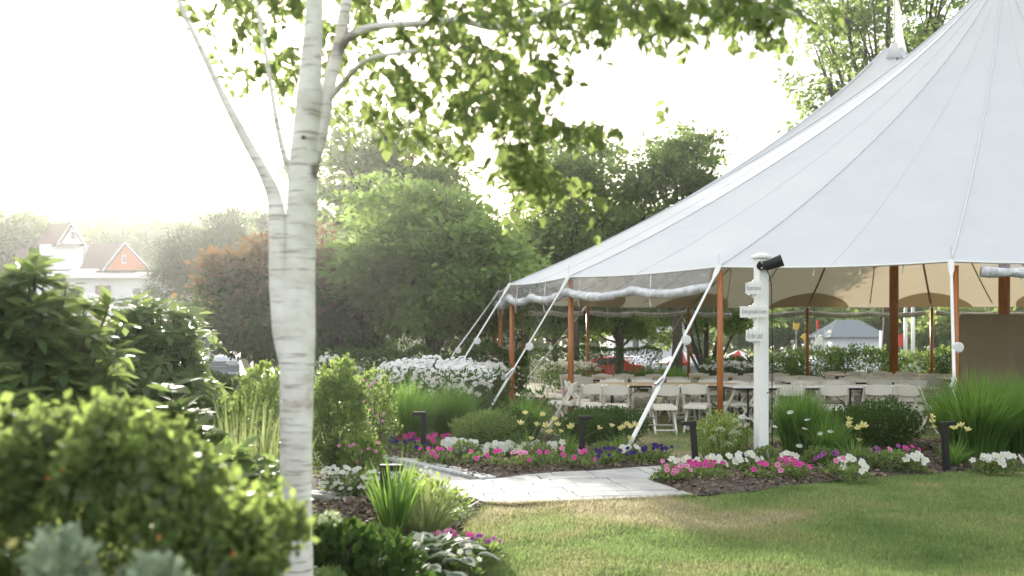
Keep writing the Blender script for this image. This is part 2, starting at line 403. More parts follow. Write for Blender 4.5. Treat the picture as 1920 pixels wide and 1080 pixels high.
L_PINE = leafmat('pine_needle', (.055, .085, .045), (.12, .16, .09), (.16, .22, .10), .25, .6, .3)
L_ORN = leafmat('ornamental_blade', (.05, .12, .025), (.12, .23, .05), (.30, .50, .09), .48, .5)
L_ORNP = leafmat('pale_blade', (.16, .22, .07), (.34, .40, .16), (.45, .52, .2), .4, .5)
L_SILVER = leafmat('silver_leaf', (.20, .27, .18), (.38, .45, .33), (.40, .48, .32), .3, .6)
L_HOSTA = leafmat('hosta_leaf', (.03, .075, .025), (.06, .11, .04), (.12, .22, .05), .3, .4)
L_HOSTAW = leafmat('hosta_margin', (.42, .46, .36), (.55, .58, .48), (.40, .46, .30), .3, .45)
def petal(name, c, tf=.35): return leafmat(name, tuple(v * .82 for v in c), c, c, tf, .6, .15)
F_WHITE = petal('white_petal', (.82, .82, .80)); F_PINK = petal('pink_petal', (.72, .10, .38)); F_MAG = petal('magenta_petal', (.62, .04, .25))
F_LPINK = petal('pale_pink_petal', (.78, .32, .50)); F_PURP = petal('purple_petal', (.06, .022, .18)); F_YEL = petal('yellow_petal', (.84, .78, .34))
F_EYE = petal('yellow_centre', (.75, .50, .05)); F_ORANGE = petal('orange_petal', (.80, .22, .05)); F_CREAM = petal('cream_petal', (.62, .68, .45)); F_MAUVE = petal('mauve_petal', (.45, .12, .42))

# ------------------------------------------------------------------ ground, beds, paths
gx = np.concatenate([np.linspace(-230, -32, 34), np.linspace(-30, 40, 71), np.linspace(44, 230, 34)])
gy = np.concatenate([np.linspace(-60, -2, 12), np.linspace(0, 110, 111), np.linspace(114, 330, 40)])
GX, GY = np.meshgrid(gx, gy)
GZ = np.vectorize(gh)(GX, GY)
nx, ny = len(gx), len(gy)
idx = np.arange(nx * ny).reshape(ny, nx)
GF = np.stack([idx[:-1, :-1], idx[:-1, 1:], idx[1:, 1:], idx[1:, :-1]], -1).reshape(-1, 4)
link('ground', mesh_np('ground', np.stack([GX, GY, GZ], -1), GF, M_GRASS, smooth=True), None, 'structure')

PATH_FAR = [(1310, 879), (1262, 881), (1180, 887), (1100, 893), (1044, 895), (982, 901), (937, 907), (897, 910), (850, 912), (790, 911), (735, 905)]
PATH_NEAR = [(735, 932), (800, 938), (838, 941), (872, 941), (892, 947), (909, 953), (959, 955), (1015, 952), (1100, 949), (1200, 944), (1300, 938), (1262, 926), (1222, 912), (1240, 905), (1330, 881)]
path_poly = [G(*p) for p in PATH_FAR + PATH_NEAR]
bedA = [G(*p) for p in [(480, 856), (560, 858), (640, 861), (700, 866), (770, 876), (830, 890), (897, 909), (937, 906), (982, 900), (1044, 894), (1100, 892), (1180, 886), (1262, 880), (1240, 862), (1205, 850)]] + [(1.1, 14.6), (-.3, 17.5), (-1.0, 20), (-1.6, 27), (-9, 27), (-10, 15)]
bedB = [G(*p) for p in [(1222, 913), (1262, 927), (1300, 939), (1400, 932), (1500, 917), (1600, 906), (1700, 899), (1800, 894), (1920, 889), (2200, 882), (2200, 838), (1700, 832), (1450, 838), (1360, 846), (1325, 884), (1242, 906)]]
bedC = [(-.2, 2.2), (-.27, 4.5), (-.30, 6.3), (-.40, 7.2), (-.42, 7.8), (-.33, 8.5), (-.26, 8.85), (-.42, 9.15), (-.66, 9.2), (-1.1, 9.3), (-1.9, 8.7), (-3.5, 8.2), (-6, 8.0), (-9, 8), (-9, 2.2)]
gravel_poly = [G(*p) for p in [(893, 911), (850, 914), (790, 913), (737, 908)]] + [(-1.3, 9.45), (-2.0, 9.0), (-3.6, 8.5), (-6, 8.3), (-9, 8.3), (-9, 12.0), (-4, 12.4), G(480, 860), G(560, 862), G(640, 865), G(700, 870), G(770, 880), G(830, 894)]
lawn_poly = [(-.2, 2.2), (14, 2.2), (14, 16), (1.3, 16), (.5, 13.6), (-.35, 8.9), (-.4, 7.5), (-.3, 6.3)]
def lawn_h(x, y, d): return .006 + .018 * (nz(x, y, .55) + .5 * nz(x, y, 1.3, 4)) * min(1, d / .5) + .018 * min(1, d / .5)
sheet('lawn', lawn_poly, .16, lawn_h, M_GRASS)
def bed_h(x, y, d): return .048 + .05 * min(1, d / .35) + .018 * nz(x, y, 3) * min(1, d / .2)
bedD = [(-2.7, 9.75), (-1.45, 9.7), (-1.28, 10.1), (-1.35, 11.2), (-1.5, 12.9), (-2.3, 12.9), (-3.0, 11.2)]
for nm, pl, st in (('flower_bed', bedD, .2), ('flower_bed', bedA, .2), ('flower_bed', bedB, .14), ('flower_bed', bedC, .16)): sheet(nm, pl, st, bed_h, M_MULCH)
sheet('path_base', path_poly, .4, lambda x, y, d: .045, M_JOINT)
sheet('gravel_path', gravel_poly, .3, lambda x, y, d: .046 + .006 * nz(x, y, 2), M_GRAVEL)

# paving stones: running bond clipped to the path
def clip(poly, a, b):
    out = []; n = len(poly)
    def side(p): return (b[0] - a[0]) * (p[1] - a[1]) - (b[1] - a[1]) * (p[0] - a[0])
    for i in range(n):
        p, q = poly[i], poly[(i + 1) % n]; sp, sq = side(p), side(q)
        if sp >= 0: out.append(p)
        if (sp > 0 > sq) or (sp < 0 < sq):
            t = sp / (sp - sq); out.append((p[0] + (q[0] - p[0]) * t, p[1] + (q[1] - p[1]) * t))
    return out
paver_root = thing('paved_path', 'pale grey stone paving of the garden path leading from lawn to tent', 'path')
paver_root['kind'] = 'structure'; del paver_root['category']
ang = R(8); ca, sa = math.cos(ang), math.sin(ang); rp = random.Random(3)
row = 0; y = 8.0
while y < 12.6:
    hh = rp.choice((.30, .30, .42)); x = -3 - rp.random() * .5
    while x < 4.5:
        ww = rp.choice((.42, .6, .6, .78)); g = .006
        cell = [(x + g, y + g), (x + ww - g, y + g), (x + ww - g, y + hh - g), (x + g, y + hh - g)]
        cell = [(px * ca - py * sa + 1.2, px * sa + py * ca) for px, py in cell]
        pl = [tuple(p) for p in path_poly]
        for i in range(4):
            pl = clip(pl, cell[i], cell[(i + 1) % 4])
            if len(pl) < 3: break
        x += ww
        if len(pl) < 3: continue
        ar = .5 * abs(sum(pl[i][0] * pl[(i + 1) % len(pl)][1] - pl[(i + 1) % len(pl)][0] * pl[i][1] for i in range(len(pl))))
        if ar < .006: continue
        if sum(pl[i][0] * pl[(i + 1) % len(pl)][1] - pl[(i + 1) % len(pl)][0] * pl[i][1] for i in range(len(pl))) < 0: pl = pl[::-1]
        z = .060 + rp.uniform(-.002, .002)
        MB().prism(pl, .03, z, .006, .004).build('paving_stone', M_PAVER, paver_root)
    y += hh

# granite edging along the gravel
def edging(pts, label, n, seed):
    r = random.Random(seed); t = thing('cobble_edging', label, 'edging')
    P2 = [Vector(p) for p in pts]; seg = [(P2[i + 1] - P2[i]).length for i in range(len(P2) - 1)]; tot = sum(seg); L = tot / n; s = 0
    for k in range(n):
        u = (k + .5) * L; i = 0
        while i < len(seg) - 1 and u > seg[i]: u -= seg[i]; i += 1
        c = P2[i].lerp(P2[i + 1], u / seg[i]); d = (P2[i + 1] - P2[i]).normalized(); a = math.atan2(d.y, d.x) + r.uniform(-.06, .06)
        for rw in (-1, 1):
            nx_, ny_ = -d.y, d.x
            MB().box((0, 0, 0), (L * .93, .10 + r.uniform(-.01, .01), .10), None, .014).build('cobblestone', M_COBBLE, t, loc=(c.x + nx_ * (.07 + rw * .055), c.y + ny_ * (.07 + rw * .055), .030 + r.uniform(-.005, .006)), rot=(r.uniform(-.05, .05), r.uniform(-.04, .04), a))
edging([G(*p) for p in [(560, 858), (640, 862), (700, 866), (770, 877), (830, 891), (905, 909)]], 'curved pale granite edging between pink petunias and gravel path', 34, 5)
edging([(-3.4, 9.0), G(560, 941), G(600, 943), G(640, 951), G(680, 966), G(700, 985)], 'pale granite edging behind the white flowers right of the birch', 16, 6)

# mulch chips and lawn blades
def scatter(poly, n, rng):
    xs = [p[0] for p in poly]; ys = [p[1] for p in poly]
    X = rng.uniform(min(xs), max(xs), n * 3); Y = rng.uniform(min(ys), max(ys), n * 3)
    k = inpoly(X, Y, poly); return X[k][:n], Y[k][:n]
rng = np.random.default_rng(11)
cp = []
for pl, n in ((bedA[:16] + [(-.3, 15), (-4, 15)], 9000), (bedB, 9000), ([(-.2, 4), (-.3, 6.3), (-.42, 7.8), (-.26, 8.85), (-.66, 9.2), (-1.5, 9), (-2.5, 8), (-2.5, 4)], 9000)):
    X, Y = scatter(pl, n, rng); D = edged(X, Y, pl)
    Z = .055 + .05 * np.clip(D / .35, 0, 1) + rng.uniform(0, .015, len(X)); cp.append(np.stack([X, Y, Z], 1))
cp = np.concatenate(cp); ax = rng.normal(0, 1, cp.shape) * [1, 1, .25]
leaves('bark_mulch', cp, ax, rng.uniform(.02, .075, len(cp)), T_DIAM, M_CHIP, rng, roll=.5)
n = 330000
d = 5.6 * (13.4 / 5.6) ** rng.random(n); X = (rng.uniform(820, 1990, n) - 960) / F * d; Y = d
d2 = rng.uniform(3.2, 13.4, 150000); X = np.concatenate([X, rng.uniform(-.3, 11, 150000)]); Y = np.concatenate([Y, d2])
k = inpoly(X, Y, lawn_poly) & ~inpoly(X, Y, path_poly) & ~inpoly(X, Y, bedB) & ~inpoly(X, Y, bedA) & ~inpoly(X, Y, bedC)
X, Y = X[k], Y[k]
Z = np.array([.024 + .018 * (nz(x, y, .55) + .5 * nz(x, y, 1.3, 4)) for x, y in zip(X, Y)]) - .004
tall = np.array([nz(x, y, 2.2, 9) for x, y in zip(X, Y)])
hgt = rng.uniform(.02, .048, len(X)) * (1 + .6 * tall)
blades('grass', np.stack([X, Y, Z], 1), hgt, .0065 + .0012 * (Y - 5), rng.normal(0, .55, (len(X), 2)), .1, M_BLADE, rng, segs=1)
n = 60000
Y = rng.uniform(12.6, 22, n); X = (rng.uniform(1040, 1960, n) - 960) / F * Y
k = ~inpoly(X, Y, bedB) & ~inpoly(X, Y, bedA) & ~inpoly(X, Y, path_poly); X, Y = X[k], Y[k]
Z = np.where(inpoly(X, Y, lawn_poly), .022, 0.0)
blades('grass', np.stack([X, Y, Z], 1), rng.uniform(.02, .045, len(X)), .012, rng.normal(0, .6, (len(X), 2)), .1, M_BLADE, rng, segs=1)

ed = [G(*p) for p in PATH_NEAR[5:11]]; bx = []
for i in range(5):
    for j in range(260):
        a_ = Vector(ed[i]).lerp(Vector(ed[i + 1]), rng.random()); bx.append((a_.x + rng.normal(0, .015), a_.y - .03 + abs(rng.normal(0, .03)) * (nz(a_.x, 0, 4) > -.1), .03))
bx = np.array(bx); blades('grass', bx, rng.uniform(.03, .065, len(bx)), .008, rng.normal(0, .8, (len(bx), 2)), .15, M_BLADE, rng, segs=2)

# ------------------------------------------------------------------ tent
tent = thing('sailcloth_tent', 'large white sailcloth pole tent with orange wooden side poles on the lawn', 'tent')
EV = [(3.37, 16.5), (6.67, 15.4), (10.2, 14.9), (13.7, 15.4), (17, 16.6), (19.3, 19), (20.3, 21.5), (20.5, 24.5), (20.6, 27.5), (19.9, 30.5), (17.8, 33.0), (14.0, 33.8), (9.9, 34), (5.9, 34), (2.45, 33.2), (.27, 30.5), (-.52, 27.5), (-.32, 24.5), (-.04, 21.5), (1.07, 19)]
EU = [0, 0, 0, 0, 0, 0, 0, .5, 1, 1, 1, 1, 1, 1, 1, 1, 1, .5, 0, 0]
NP = len(EV); M1 = Vector((10.2, 21.0)); M2 = Vector((9.8, 26.0)); TH = 9.06; TE = 2.70
def eave(s):
    i = int(math.floor(s)) % NP; f = s - math.floor(s)
    p = [Vector(EV[(i + k) % NP]) for k in (-1, 0, 1, 2)]
    c = .5 * ((2 * p[1]) + (-p[0] + p[2]) * f + (2 * p[0] - 5 * p[1] + 4 * p[2] - p[3]) * f * f + (-p[0] + 3 * p[1] - 3 * p[2] + p[3]) * f ** 3)
    mid = p[1].lerp(p[2], f); c = c.lerp(mid, .45)
    u = EU[i] * (1 - f) + EU[(i + 1) % NP] * f
    return c, u, TE - .05 * 4 * f * (1 - f)
def S(s, t, off=0.0):
    c, u, ze = eave(s); q = M1.lerp(M2, u); zq = TH - 2.6 * 4 * u * (1 - u)
    t2 = t * (1 - .018 if u in (0, 1) else 1)
    xy = c.lerp(q, t2)
    f = s - math.floor(s)
    fz = t - .36 * t * (1 - t) - .22 * t ** 4 * (1 - t) * 1.5
    sag = .02 * 4 * f * (1 - f) * t * (1 - t) * 4
    return Vector((xy.x, xy.y, ze + (zq - ze) * fz - sag + off))
ns, nt_ = NP * 12, 44
V = np.array([[S(i / 12, j / nt_) for j in range(nt_ + 1)] for i in range(ns)]); ii = np.arange(ns)[:, None]; jj = np.arange(nt_)[None]
q = lambda a, b: (a % ns) * (nt_ + 1) + b
CF = np.stack([q(ii, jj), q(ii + 1, jj), q(ii + 1, jj + 1), q(ii, jj + 1)], -1).reshape(-1, 4)
link('canopy', mesh_np('canopy', V, CF, M_CANVAS, smooth=True), tent)
b = MB(); b.tube([S(i / 6, 0) for i in range(NP * 6 + 1)], .016, 6, False); b.build('hem_rope', M_WHITE, tent, True)
for k in range(NP):
    MB().tube([S(k, j / 30, .012) for j in range(31)], .012, 5).build('seam', M_SEAM, tent, True)
    MB().tube([S(k, j / 30, -.06) for j in range(1, 30)], .028, 6, flat=.4).build('inner_webbing', M_SEAMIN, tent, True)
    for h in (.5,):
        MB().tube([S(k + h, j / 24, .003) for j in range(25)], .005, 4).build('seam', M_SEAM, tent, True)
        MB().tube([S(k + h, j / 24, -.05) for j in range(1, 23)], .018, 5, flat=.4).build('inner_webbing', M_SEAMIN, tent, True)
    # reinforcement patch under the canopy at the pole
    vs = [S(k, .004, -.035)]; m_ = 18
    for rr in (.5, 1.0):
        for a in range(m_ + 1):
            th = math.pi * a / m_; vs.append(S(k + .33 * rr * math.cos(th), .004 + .10 * rr * math.sin(th), -.035))
    fs = [(0, 1 + a, 2 + a) for a in range(m_)] + [(1 + a, 2 + m_ + a, 3 + m_ + a, 2 + a) for a in range(m_)]
    MB().add(vs, fs).build('reinforcement_patch', M_PATCH, tent, True)
# masts
for (m_, lab) in ((M1, 0), (M2, 1)):
    z1 = TH + 1.5
    MB().tube([(m_.x, m_.y, 0), (m_.x, m_.y, 2.5), (m_.x, m_.y, TH - .05), (m_.x, m_.y, TH + .1)], [.10, .115, .10, .05], 14).build('mast', M_POLE, tent, True)
    MB().tube([(m_.x, m_.y, TH + .1), (m_.x, m_.y, z1 + .3)], [.018, .012], 8).build('mast_spike', M_WHITE, tent, True)
    MB().tube([(m_.x, m_.y, TH - .32), (m_.x, m_.y, TH - .02), (m_.x, m_.y, TH + .1)], [.24, .11, .07], 14).build('peak_collar', M_CANVAS, tent, True)
    fv = []; ff = []
    for i in range(13):
        for j in range(5):
            u = i / 12; w = (1 - u) * 1.0; v = j / 4
            x = .03 + v * .42 * (1 - .3 * u) * u; z = z1 + .2 - 1.85 * u - .25 * v * (1 - u)
            fv.append((m_.x + x, m_.y + .07 * math.sin(7 * u + 3 * v) * v, z))
    for i in range(12):
        for j in range(4): ff.append((i * 5 + j, i * 5 + j + 1, i * 5 + j + 6, i * 5 + j + 5))
    MB().add(fv, ff).build('pennant', M_CANVAS, tent, True)
STAKES = {0: (1.38, 12.55), 19: (-.55, 17.4), 18: (-1.6, 19.3), 17: (-2.1, 21.5), 16: (-3.2, 25.5), 1: (5.35, 12.2)}
pole_me = {}
for k in range(NP):
    c, u, ze = eave(k); top = Vector((c.x, c.y, ze)); cen = Vector((10.2, 24.5)); out = (c - cen).normalized()
    bpos = c - out * .04
    if k == 1: bpos = Vector((6.78, 15.5))
    z0 = gh(bpos.x, bpos.y)
    p = MB().tube([(bpos.x, bpos.y, z0), (bpos.x, bpos.y, 1.3), (bpos.x, bpos.y, ze - .06)], [.05, .055, .05], 12).build('side_pole', M_POLE, tent, True)
    MB().tube([(c.x, c.y, ze - .12), (c.x, c.y, ze + .22)], .007, 6).build('pole_pin', M_STEEL, p)
    MB().box((bpos.x, bpos.y, z0 + .02), (.16, .16, .03), None, .004).build('base_plate', M_STEEL, p)
    st = Vector((*STAKES.get(k, tuple(c + out * 3.1)), 0)); st.z = max(0, gh(st.x, st.y)) + .05
    a = top + Vector((out.x * .05, out.y * .05, -.06)); w_ = .021
    g = MB().tube([a, a.lerp(st, .985)], w_, 6, flat=.45).build('guy_line', M_STRAP, tent)
    # doubled tail below the ratchet
    dr = (st - a).normalized()
    mid = a.lerp(st, .66)
    MB().tube([mid, mid + dr * .12, a.lerp(st, .985)], [.03, .034, .03], 6, flat=.5).build('strap_tail', M_STRAP, g)
    r_ = MB(); r_.beam(mid - dr * .10, mid + dr * .12, .07, .035); r_.beam(mid + Vector((0, 0, .03)) - dr * .04, mid + Vector((-.05, 0, .03)) + dr * .14, .045, .02); r_.build('ratchet', M_STEEL, g)
    sp = a.lerp(st, .44 + (k % 3) * .04)
    disc = MB(); side = dr.cross(Vector((0, 0, 1))).normalized(); q0 = sp - side * .06
    disc.tube([q0 + Vector((0, -.03, 0)), q0 + Vector((0, -.022, 0)), q0 + Vector((0, .022, 0)), q0 + Vector((0, .03, 0))], [.05, .072, .072, .05], 16); disc.build('webbing_coil', M_STRAP, g)
    s_ = MB(); s_.tube([st + Vector((0, 0, .12)), st + Vector((0, 0, -.25))], [.016, .01], 8); s_.build('stake', M_STEEL, tent)
    # corner plate gathering the cloth
    MB().tube([top + Vector((0, 0, .02)), a + dr * .12, a + dr * .3], [.05, .045, .02], 8, flat=.5).build('corner_webbing', M_STRAP, tent)
# rolled clear side walls
def rolled(s0, s1, seed, swag=.10, drop=.27):
    r = random.Random(seed); n = int((s1 - s0) * 26); pts = []; rad = []; eav = []
    for i in range(n + 1):
        s = s0 + (s1 - s0) * i / n; c, u, ze = eave(s); f = s - math.floor(s)
        out = (c - Vector((10.2, 24.5))).normalized()
        dz = drop + swag * abs(math.sin(f * math.pi * 2.0)) ** .8 + .02 * noise.noise(Vector((s * 9, seed, 0)))
        e = .03
        pts.append(Vector((c.x + out.x * .05, c.y + out.y * .05, ze - dz)))
        rad.append(.080 + .035 * noise.noise(Vector((s * 11, 3, seed)))); eav.append(Vector((c.x, c.y, ze - .01)))
    rl = MB().tube(pts, rad, 12).build('rolled_sidewall', M_ROLL, tent, True)
    vs = []; fs = []; m_ = 5
    for i in range(n + 1):
        out = (pts[i] - eav[i]); out.z = 0
        for j in range(m_ + 1):
            p = eav[i].lerp(pts[i], j / m_); w = .035 * math.sin(i * 1.7 + j * .8) * math.sin(math.pi * j / m_) + .02 * noise.noise(Vector((i * .8, j, seed)))
            vs.append(p + out.normalized() * w)
    for i in range(n):
        for j in range(m_): fs.append((i * (m_ + 1) + j, (i + 1) * (m_ + 1) + j, (i + 1) * (m_ + 1) + j + 1, i * (m_ + 1) + j + 1))
    MB().add(vs, fs).build('clear_flap', M_VINYL, rl, True)
    for i in range(4, n, 13):
        MB().tube([eav[i] + Vector((0, 0, -.02)), pts[i] + Vector((0, 0, -rad[i] - .02))], .012, 5).build('tie_strap', M_WHITE, rl)
        MB().tube([pts[i] + Vector((0, 0, -rad[i] - .02)), pts[i] + Vector((.02, 0, -rad[i] - .14))], .008, 5).build('tie_tail', M_WHITE, rl)
rolled(-.06 + NP - 1, NP - .04, 1); rolled(17.0, 18.96, 2); rolled(14.05, 16.95, 3, .08, .22); rolled(12.62, 13.97, 4, .07, .20); rolled(11.05, 12.45, 5, .07, .20); rolled(8.05, 10.97, 6, .07, .2); rolled(1.12, 2.95, 7, .03, .12)
# bistro string lights hung below the cloth
M_BULB = mat('bulb_glass', (.55, .53, .48), (.65, .63, .58), 9, .15)
for (pa, pb, lab, nb_) in (((6.0, 27, 5.4), (7.1, 33.6, 2.75), 'string of small bulbs climbing from the far eave under the canopy', 12),):
    a, b_ = Vector(pa), Vector(pb); sl = thing('string_lights', lab, 'string lights', a)
    pts = [a.lerp(b_, i / 20) - Vector((0, 0, .35 * 4 * (i / 20) * (1 - i / 20))) - a for i in range(21)]
    MB().tube(pts, .008, 5).build('cable', M_BLACK, sl, True)
    for i in range(1, 20, 1):
        bm = MB(); p = pts[i]; bm.tube([p, p - Vector((0, 0, .05)), p - Vector((0, 0, .09)), p - Vector((0, 0, .12))], [.012, .014, .028, .008], 8); bm.build('bulb', M_BULB, sl, True)
for i, s in enumerate((.22, .42, .62, .80)):
    p = S(s, .012, -.02); hk = MB(); hk.tube([p, p - Vector((0, 0, .06)), p - Vector((.012, 0, .15)), p - Vector((.005, 0, .17))], [.006, .01, .012, .004], 6)
    hk.build('sidewall_hook', M_WHITE, tent, True)

# ------------------------------------------------------------------ sign post
pp = Vector((2.84, 11.55, .06))
post = thing('sign_post', 'white square wooden sign post with three name boards in the flower bed', 'sign post', pp)
rz = R(18)
MB().box((0, 0, 1.18), (.125, .125, 2.36), (0, 0, rz), .006).build('post', M_WHITE, post)
cp_ = MB(); cp_.box((0, 0, 2.375), (.17, .17, .035), (0, 0, rz), .006); cp_.box((0, 0, 2.408), (.15, .15, .03), (0, 0, rz), .002, .35); cp_.build('post_cap', M_WHITE, post)
M_LET = mat('grey_letter', (.30, .30, .31), (.34, .34, .35), 5, .6)
for (cx, cyp, w, h, txt, sz, lab) in ((1413, 541, 30, 21, 'Experience', .058, None), (1414, 585, 53, 21, 'Unforgettable Events', .058, None), (1415, 629, 33, 21, 'At the Lake!', .058, None)):
    dd = 11.42; c = P(cx, cyp, dd) - pp; W = w / F * dd; H = h / F * dd
    bd = MB().box(c, (W, .02, H), None, .003).build('name_board', M_WHITE, post)
    cu = bpy.data.curves.new('lettering', 'FONT'); cu.body = txt; cu.size = .12; cu.align_x = 'CENTER'; cu.align_y = 'CENTER'; cu.extrude = .001; cu.offset = -.0012
    tmp = bpy.data.objects.new('tmp', cu); COL.objects.link(tmp); dg = bpy.context.evaluated_depsgraph_get()
    me = bpy.data.meshes.new_from_object(tmp.evaluated_get(dg)); bpy.data.objects.remove(tmp)
    xs = [v.co.x for v in me.vertices]; ys = [v.co.y for v in me.vertices]
    me.materials.clear(); me.materials.append(M_LET)
    kx = W * .88 / (max(xs) - min(xs)); ky = H * .56 / (max(ys) - min(ys))
    o = link('lettering', me, bd, loc=c + Vector((-kx * (max(xs) + min(xs)) / 2, -.0125, -ky * (max(ys) + min(ys)) / 2)), rot=(R(90), 0, 0), scale=(kx, ky, 1))
    # little scrolled bracket at each end of the board
    for s_ in (-1, 1):
        br = MB(); br.box(c + Vector((.012, .05, s_ * (H / 2 + .022))), (.032, .04, .032), (0, R(45), 0), .004); br.box(c + Vector((.0, .05, s_ * (H / 2 + .006))), (.09, .06, .014), None, .003)
        br.build('bracket', M_WHITE, post)
for z in (2.2, .83):
    MB().tube([(0.055, -.072, z), (0.055, -.066, z)], .008, 8).build('screw', M_BLACK, post)
sl = thing('spotlight', 'black cylindrical spotlight clamped near the top of the white post', 'spotlight', pp + Vector((.03, -.07, 2.27)))
sp = MB(); ax_ = Vector((.85, -.25, .30)).normalized()
o0 = Vector((-.02, -.06, -.01)); sp.tube([o0 - ax_ * .02, o0, o0 + ax_ * .05, o0 + ax_ * .17, o0 + ax_ * .20], [.03, .055, .058, .066, .072], 18); sp.build('housing', M_BLACK, sl, True)
MB().tube([o0 + ax_ * .195, o0 + ax_ * .203], .06, 18).build('lens', M_GLASS, sl)
yk = MB(); yk.tube([(-.05, 0, 0), (-.05, -.02, 0)], .052, 16); yk.beam((-.05, -.02, -.04), (-.03, -.10, -.04), .02, .012); yk.beam((-.05, -.02, .04), (-.03, -.10, .04), .02, .012); yk.build('bracket', M_BLACK, sl)
for z_ in (-.03, .035): MB().tube([(-.05, -.045, z_), (-.05, -.055, z_)], .012, 10).build('bolt', M_STEEL, sl)
MB().tube([(.02, -.01, -.03), (.07, .01, -.2), (.085, .02, -.8), (.08, .02, -1.5), (.085, .03, -2.15)], .006, 6).build('power_cable', M_BLACK, sl, True)

# ------------------------------------------------------------------ path lights
def bollard(px, pyb, lab, tilt=0, flip=-1):
    x, y = G(px, pyb); t = thing('path_light', lab, 'path light', (x, y, .04), 0, 'black bollard lights along the path')
    t.rotation_euler = (0, R(tilt), 0)
    MB().box((0, 0, .27), (.065, .065, .56), None, .006).build('post', M_BLACK, t)
    hd = MB().box((flip * .045, 0, .535), (.165, .07, .045), None, .006).build('lamp_head', M_BLACK, t)
    MB().box((flip * .108, 0, .515), (.03, .05, .012), None, .002).build('lens', M_LAMPW, hd)
    MB().box((0, 0, .01), (.10, .10, .02), None, .004).build('base_plate', M_BLACK, t)
bollard(794, 862, 'black path light beside magenta petunias left of the paved path')
bollard(1091, 875, 'black path light behind pink petunias in front of yellow lilies', 0, 1)
bollard(1305, 890, 'tilted black path light left of the white sign post', -4)
bollard(1775, 893, 'black path light half hidden by tall grass on the right', -3, 1)
bl = bollard(722, 1030, 'near black path light standing among lilies and white flowers', 0, 1)

# ------------------------------------------------------------------ tables and chairs
def make_chair():
    t = thing('folding_chair', 'x', 'chair', (0, 0, 0), 0, 'cream folding chairs under the tent')
    st = MB().box((0, .0, .43), (.39, .38, .045), (R(3), 0, 0), .012).build('seat', M_CHAIR, t)
    MB().box((0, 0, .457), (.34, .33, .02), (R(3), 0, 0), .008).build('seat_pad', M_CHAIR, st)
    vs = []; fs = []
    for i in range(9):
        u = -1 + i / 4; z1 = .80 - .035 * u * u; z0 = .625 + .02 * u * u; yb = -.235 - .02 * (1 - u * u)
        vs += [(u * .2, yb - .012, z0), (u * .2, yb + .012, z0), (u * .2, yb - .03, z1), (u * .2, yb - .006, z1)]
    for i in range(8):
        a = i * 4; fs += [(a, a + 4, a + 6, a + 2), (a + 1, a + 3, a + 7, a + 5), (a + 2, a + 6, a + 7, a + 3), (a, a + 1, a + 5, a + 4)]
    fs += [(0, 2, 3, 1), (32, 33, 35, 34)]
    MB().add(vs, fs).build('backrest', M_CHAIR, t, False)
    for s in (-1, 1):
        MB().beam((s * .205, .20, 0), (s * .205, -.245, .78), .038, .032, (1, 0, 0)).build('leg', M_CHAIR, t)
        MB().beam((s * .168, -.24, 0), (s * .168, .07, .42), .036, .03, (1, 0, 0)).build('leg', M_CHAIR, t)
    MB().beam((-.168, -.215, .075), (.168, -.215, .075), .04, .022).build('stretcher', M_CHAIR, t)
    MB().beam((-.205, .15, .13), (.205, .15, .13), .03, .022).build('stretcher', M_CHAIR, t)
    MB().beam((-.185, -.185, .40), (.185, -.185, .40), .055, .02).build('seat_rail', M_CHAIR, t)
    return t
chair0 = make_chair(); used = [False]
def chair(x, y, rz, lab):
    o = chair0 if not used[0] else copy_tree(chair0); used[0] = True
    o.location = (x, y, .02 if y < 16 else .0); o.rotation_euler = (0, 0, rz); o['label'] = lab
def make_table(m):
    t = thing('folding_table', 'x', 'table', (0, 0, 0), 0, 'folding banquet tables under the tent')
    MB().box((0, 0, .735), (2.44, .76, .035), None, .008).build('tabletop', m, t)
    MB().box((0, 0, .70), (2.3, .64, .03), None, .004).build('apron', M_BLACK, t)
    for s in (-1, 1):
        for k in (-1, 1): MB().tube([(s * .95, k * .27, 0), (s * .95, k * .27, .69)], .016, 8).build('leg', M_BLACK, t)
        MB().beam((s * .95, -.27, .28), (s * .95, .27, .28), .02, .02).build('leg_rail', M_BLACK, t)
        MB().beam((s * .95, 0, .28), (s * .45, 0, .69), .02, .012).build('brace', M_BLACK, t)
    return t
tb = [make_table(M_TABLE), make_table(M_TABLE_GLARE)]; tu = [False, False]
def table(px, d, kind, rz, lab):
    o = tb[kind] if not tu[kind] else copy_tree(tb[kind]); tu[kind] = True
    x = (px - 960) / F * d; o.location = (x, d, 0); o.rotation_euler = (0, 0, rz); o['label'] = lab; return x, d
rc = random.Random(4)
TAB = [(1250, 17.75, 0, R(-3), 'tan folding table nearest the open lawn between the two orange poles', [('n', (-1.25, -.72)), ], 'the front tan table'),
       (1165, 20.9, 0, R(2), 'tan folding table at the left rear of the tent', [], 'the rear left tan table'),
       (1405, 21.6, 0, R(-1), 'long tan table behind the white sign post', [], 'the tan table behind the post'),
       (1500, 16.95, 1, R(2), 'glare-whitened table just right of the white sign post', [], 'the glare-whitened table right of the post'),
       (1585, 19.3, 1, R(-2), 'glare-whitened table in front of the thick central mast', [], 'the glare-whitened table before the mast'),
       (1655, 23.0, 1, R(1), 'glare-whitened table farthest back behind the central mast', [], 'the farthest glare-whitened table'),
       (1745, 20.6, 1, R(3), 'glare-whitened table at the right beside the tan board', [], 'the right glare-whitened table')]
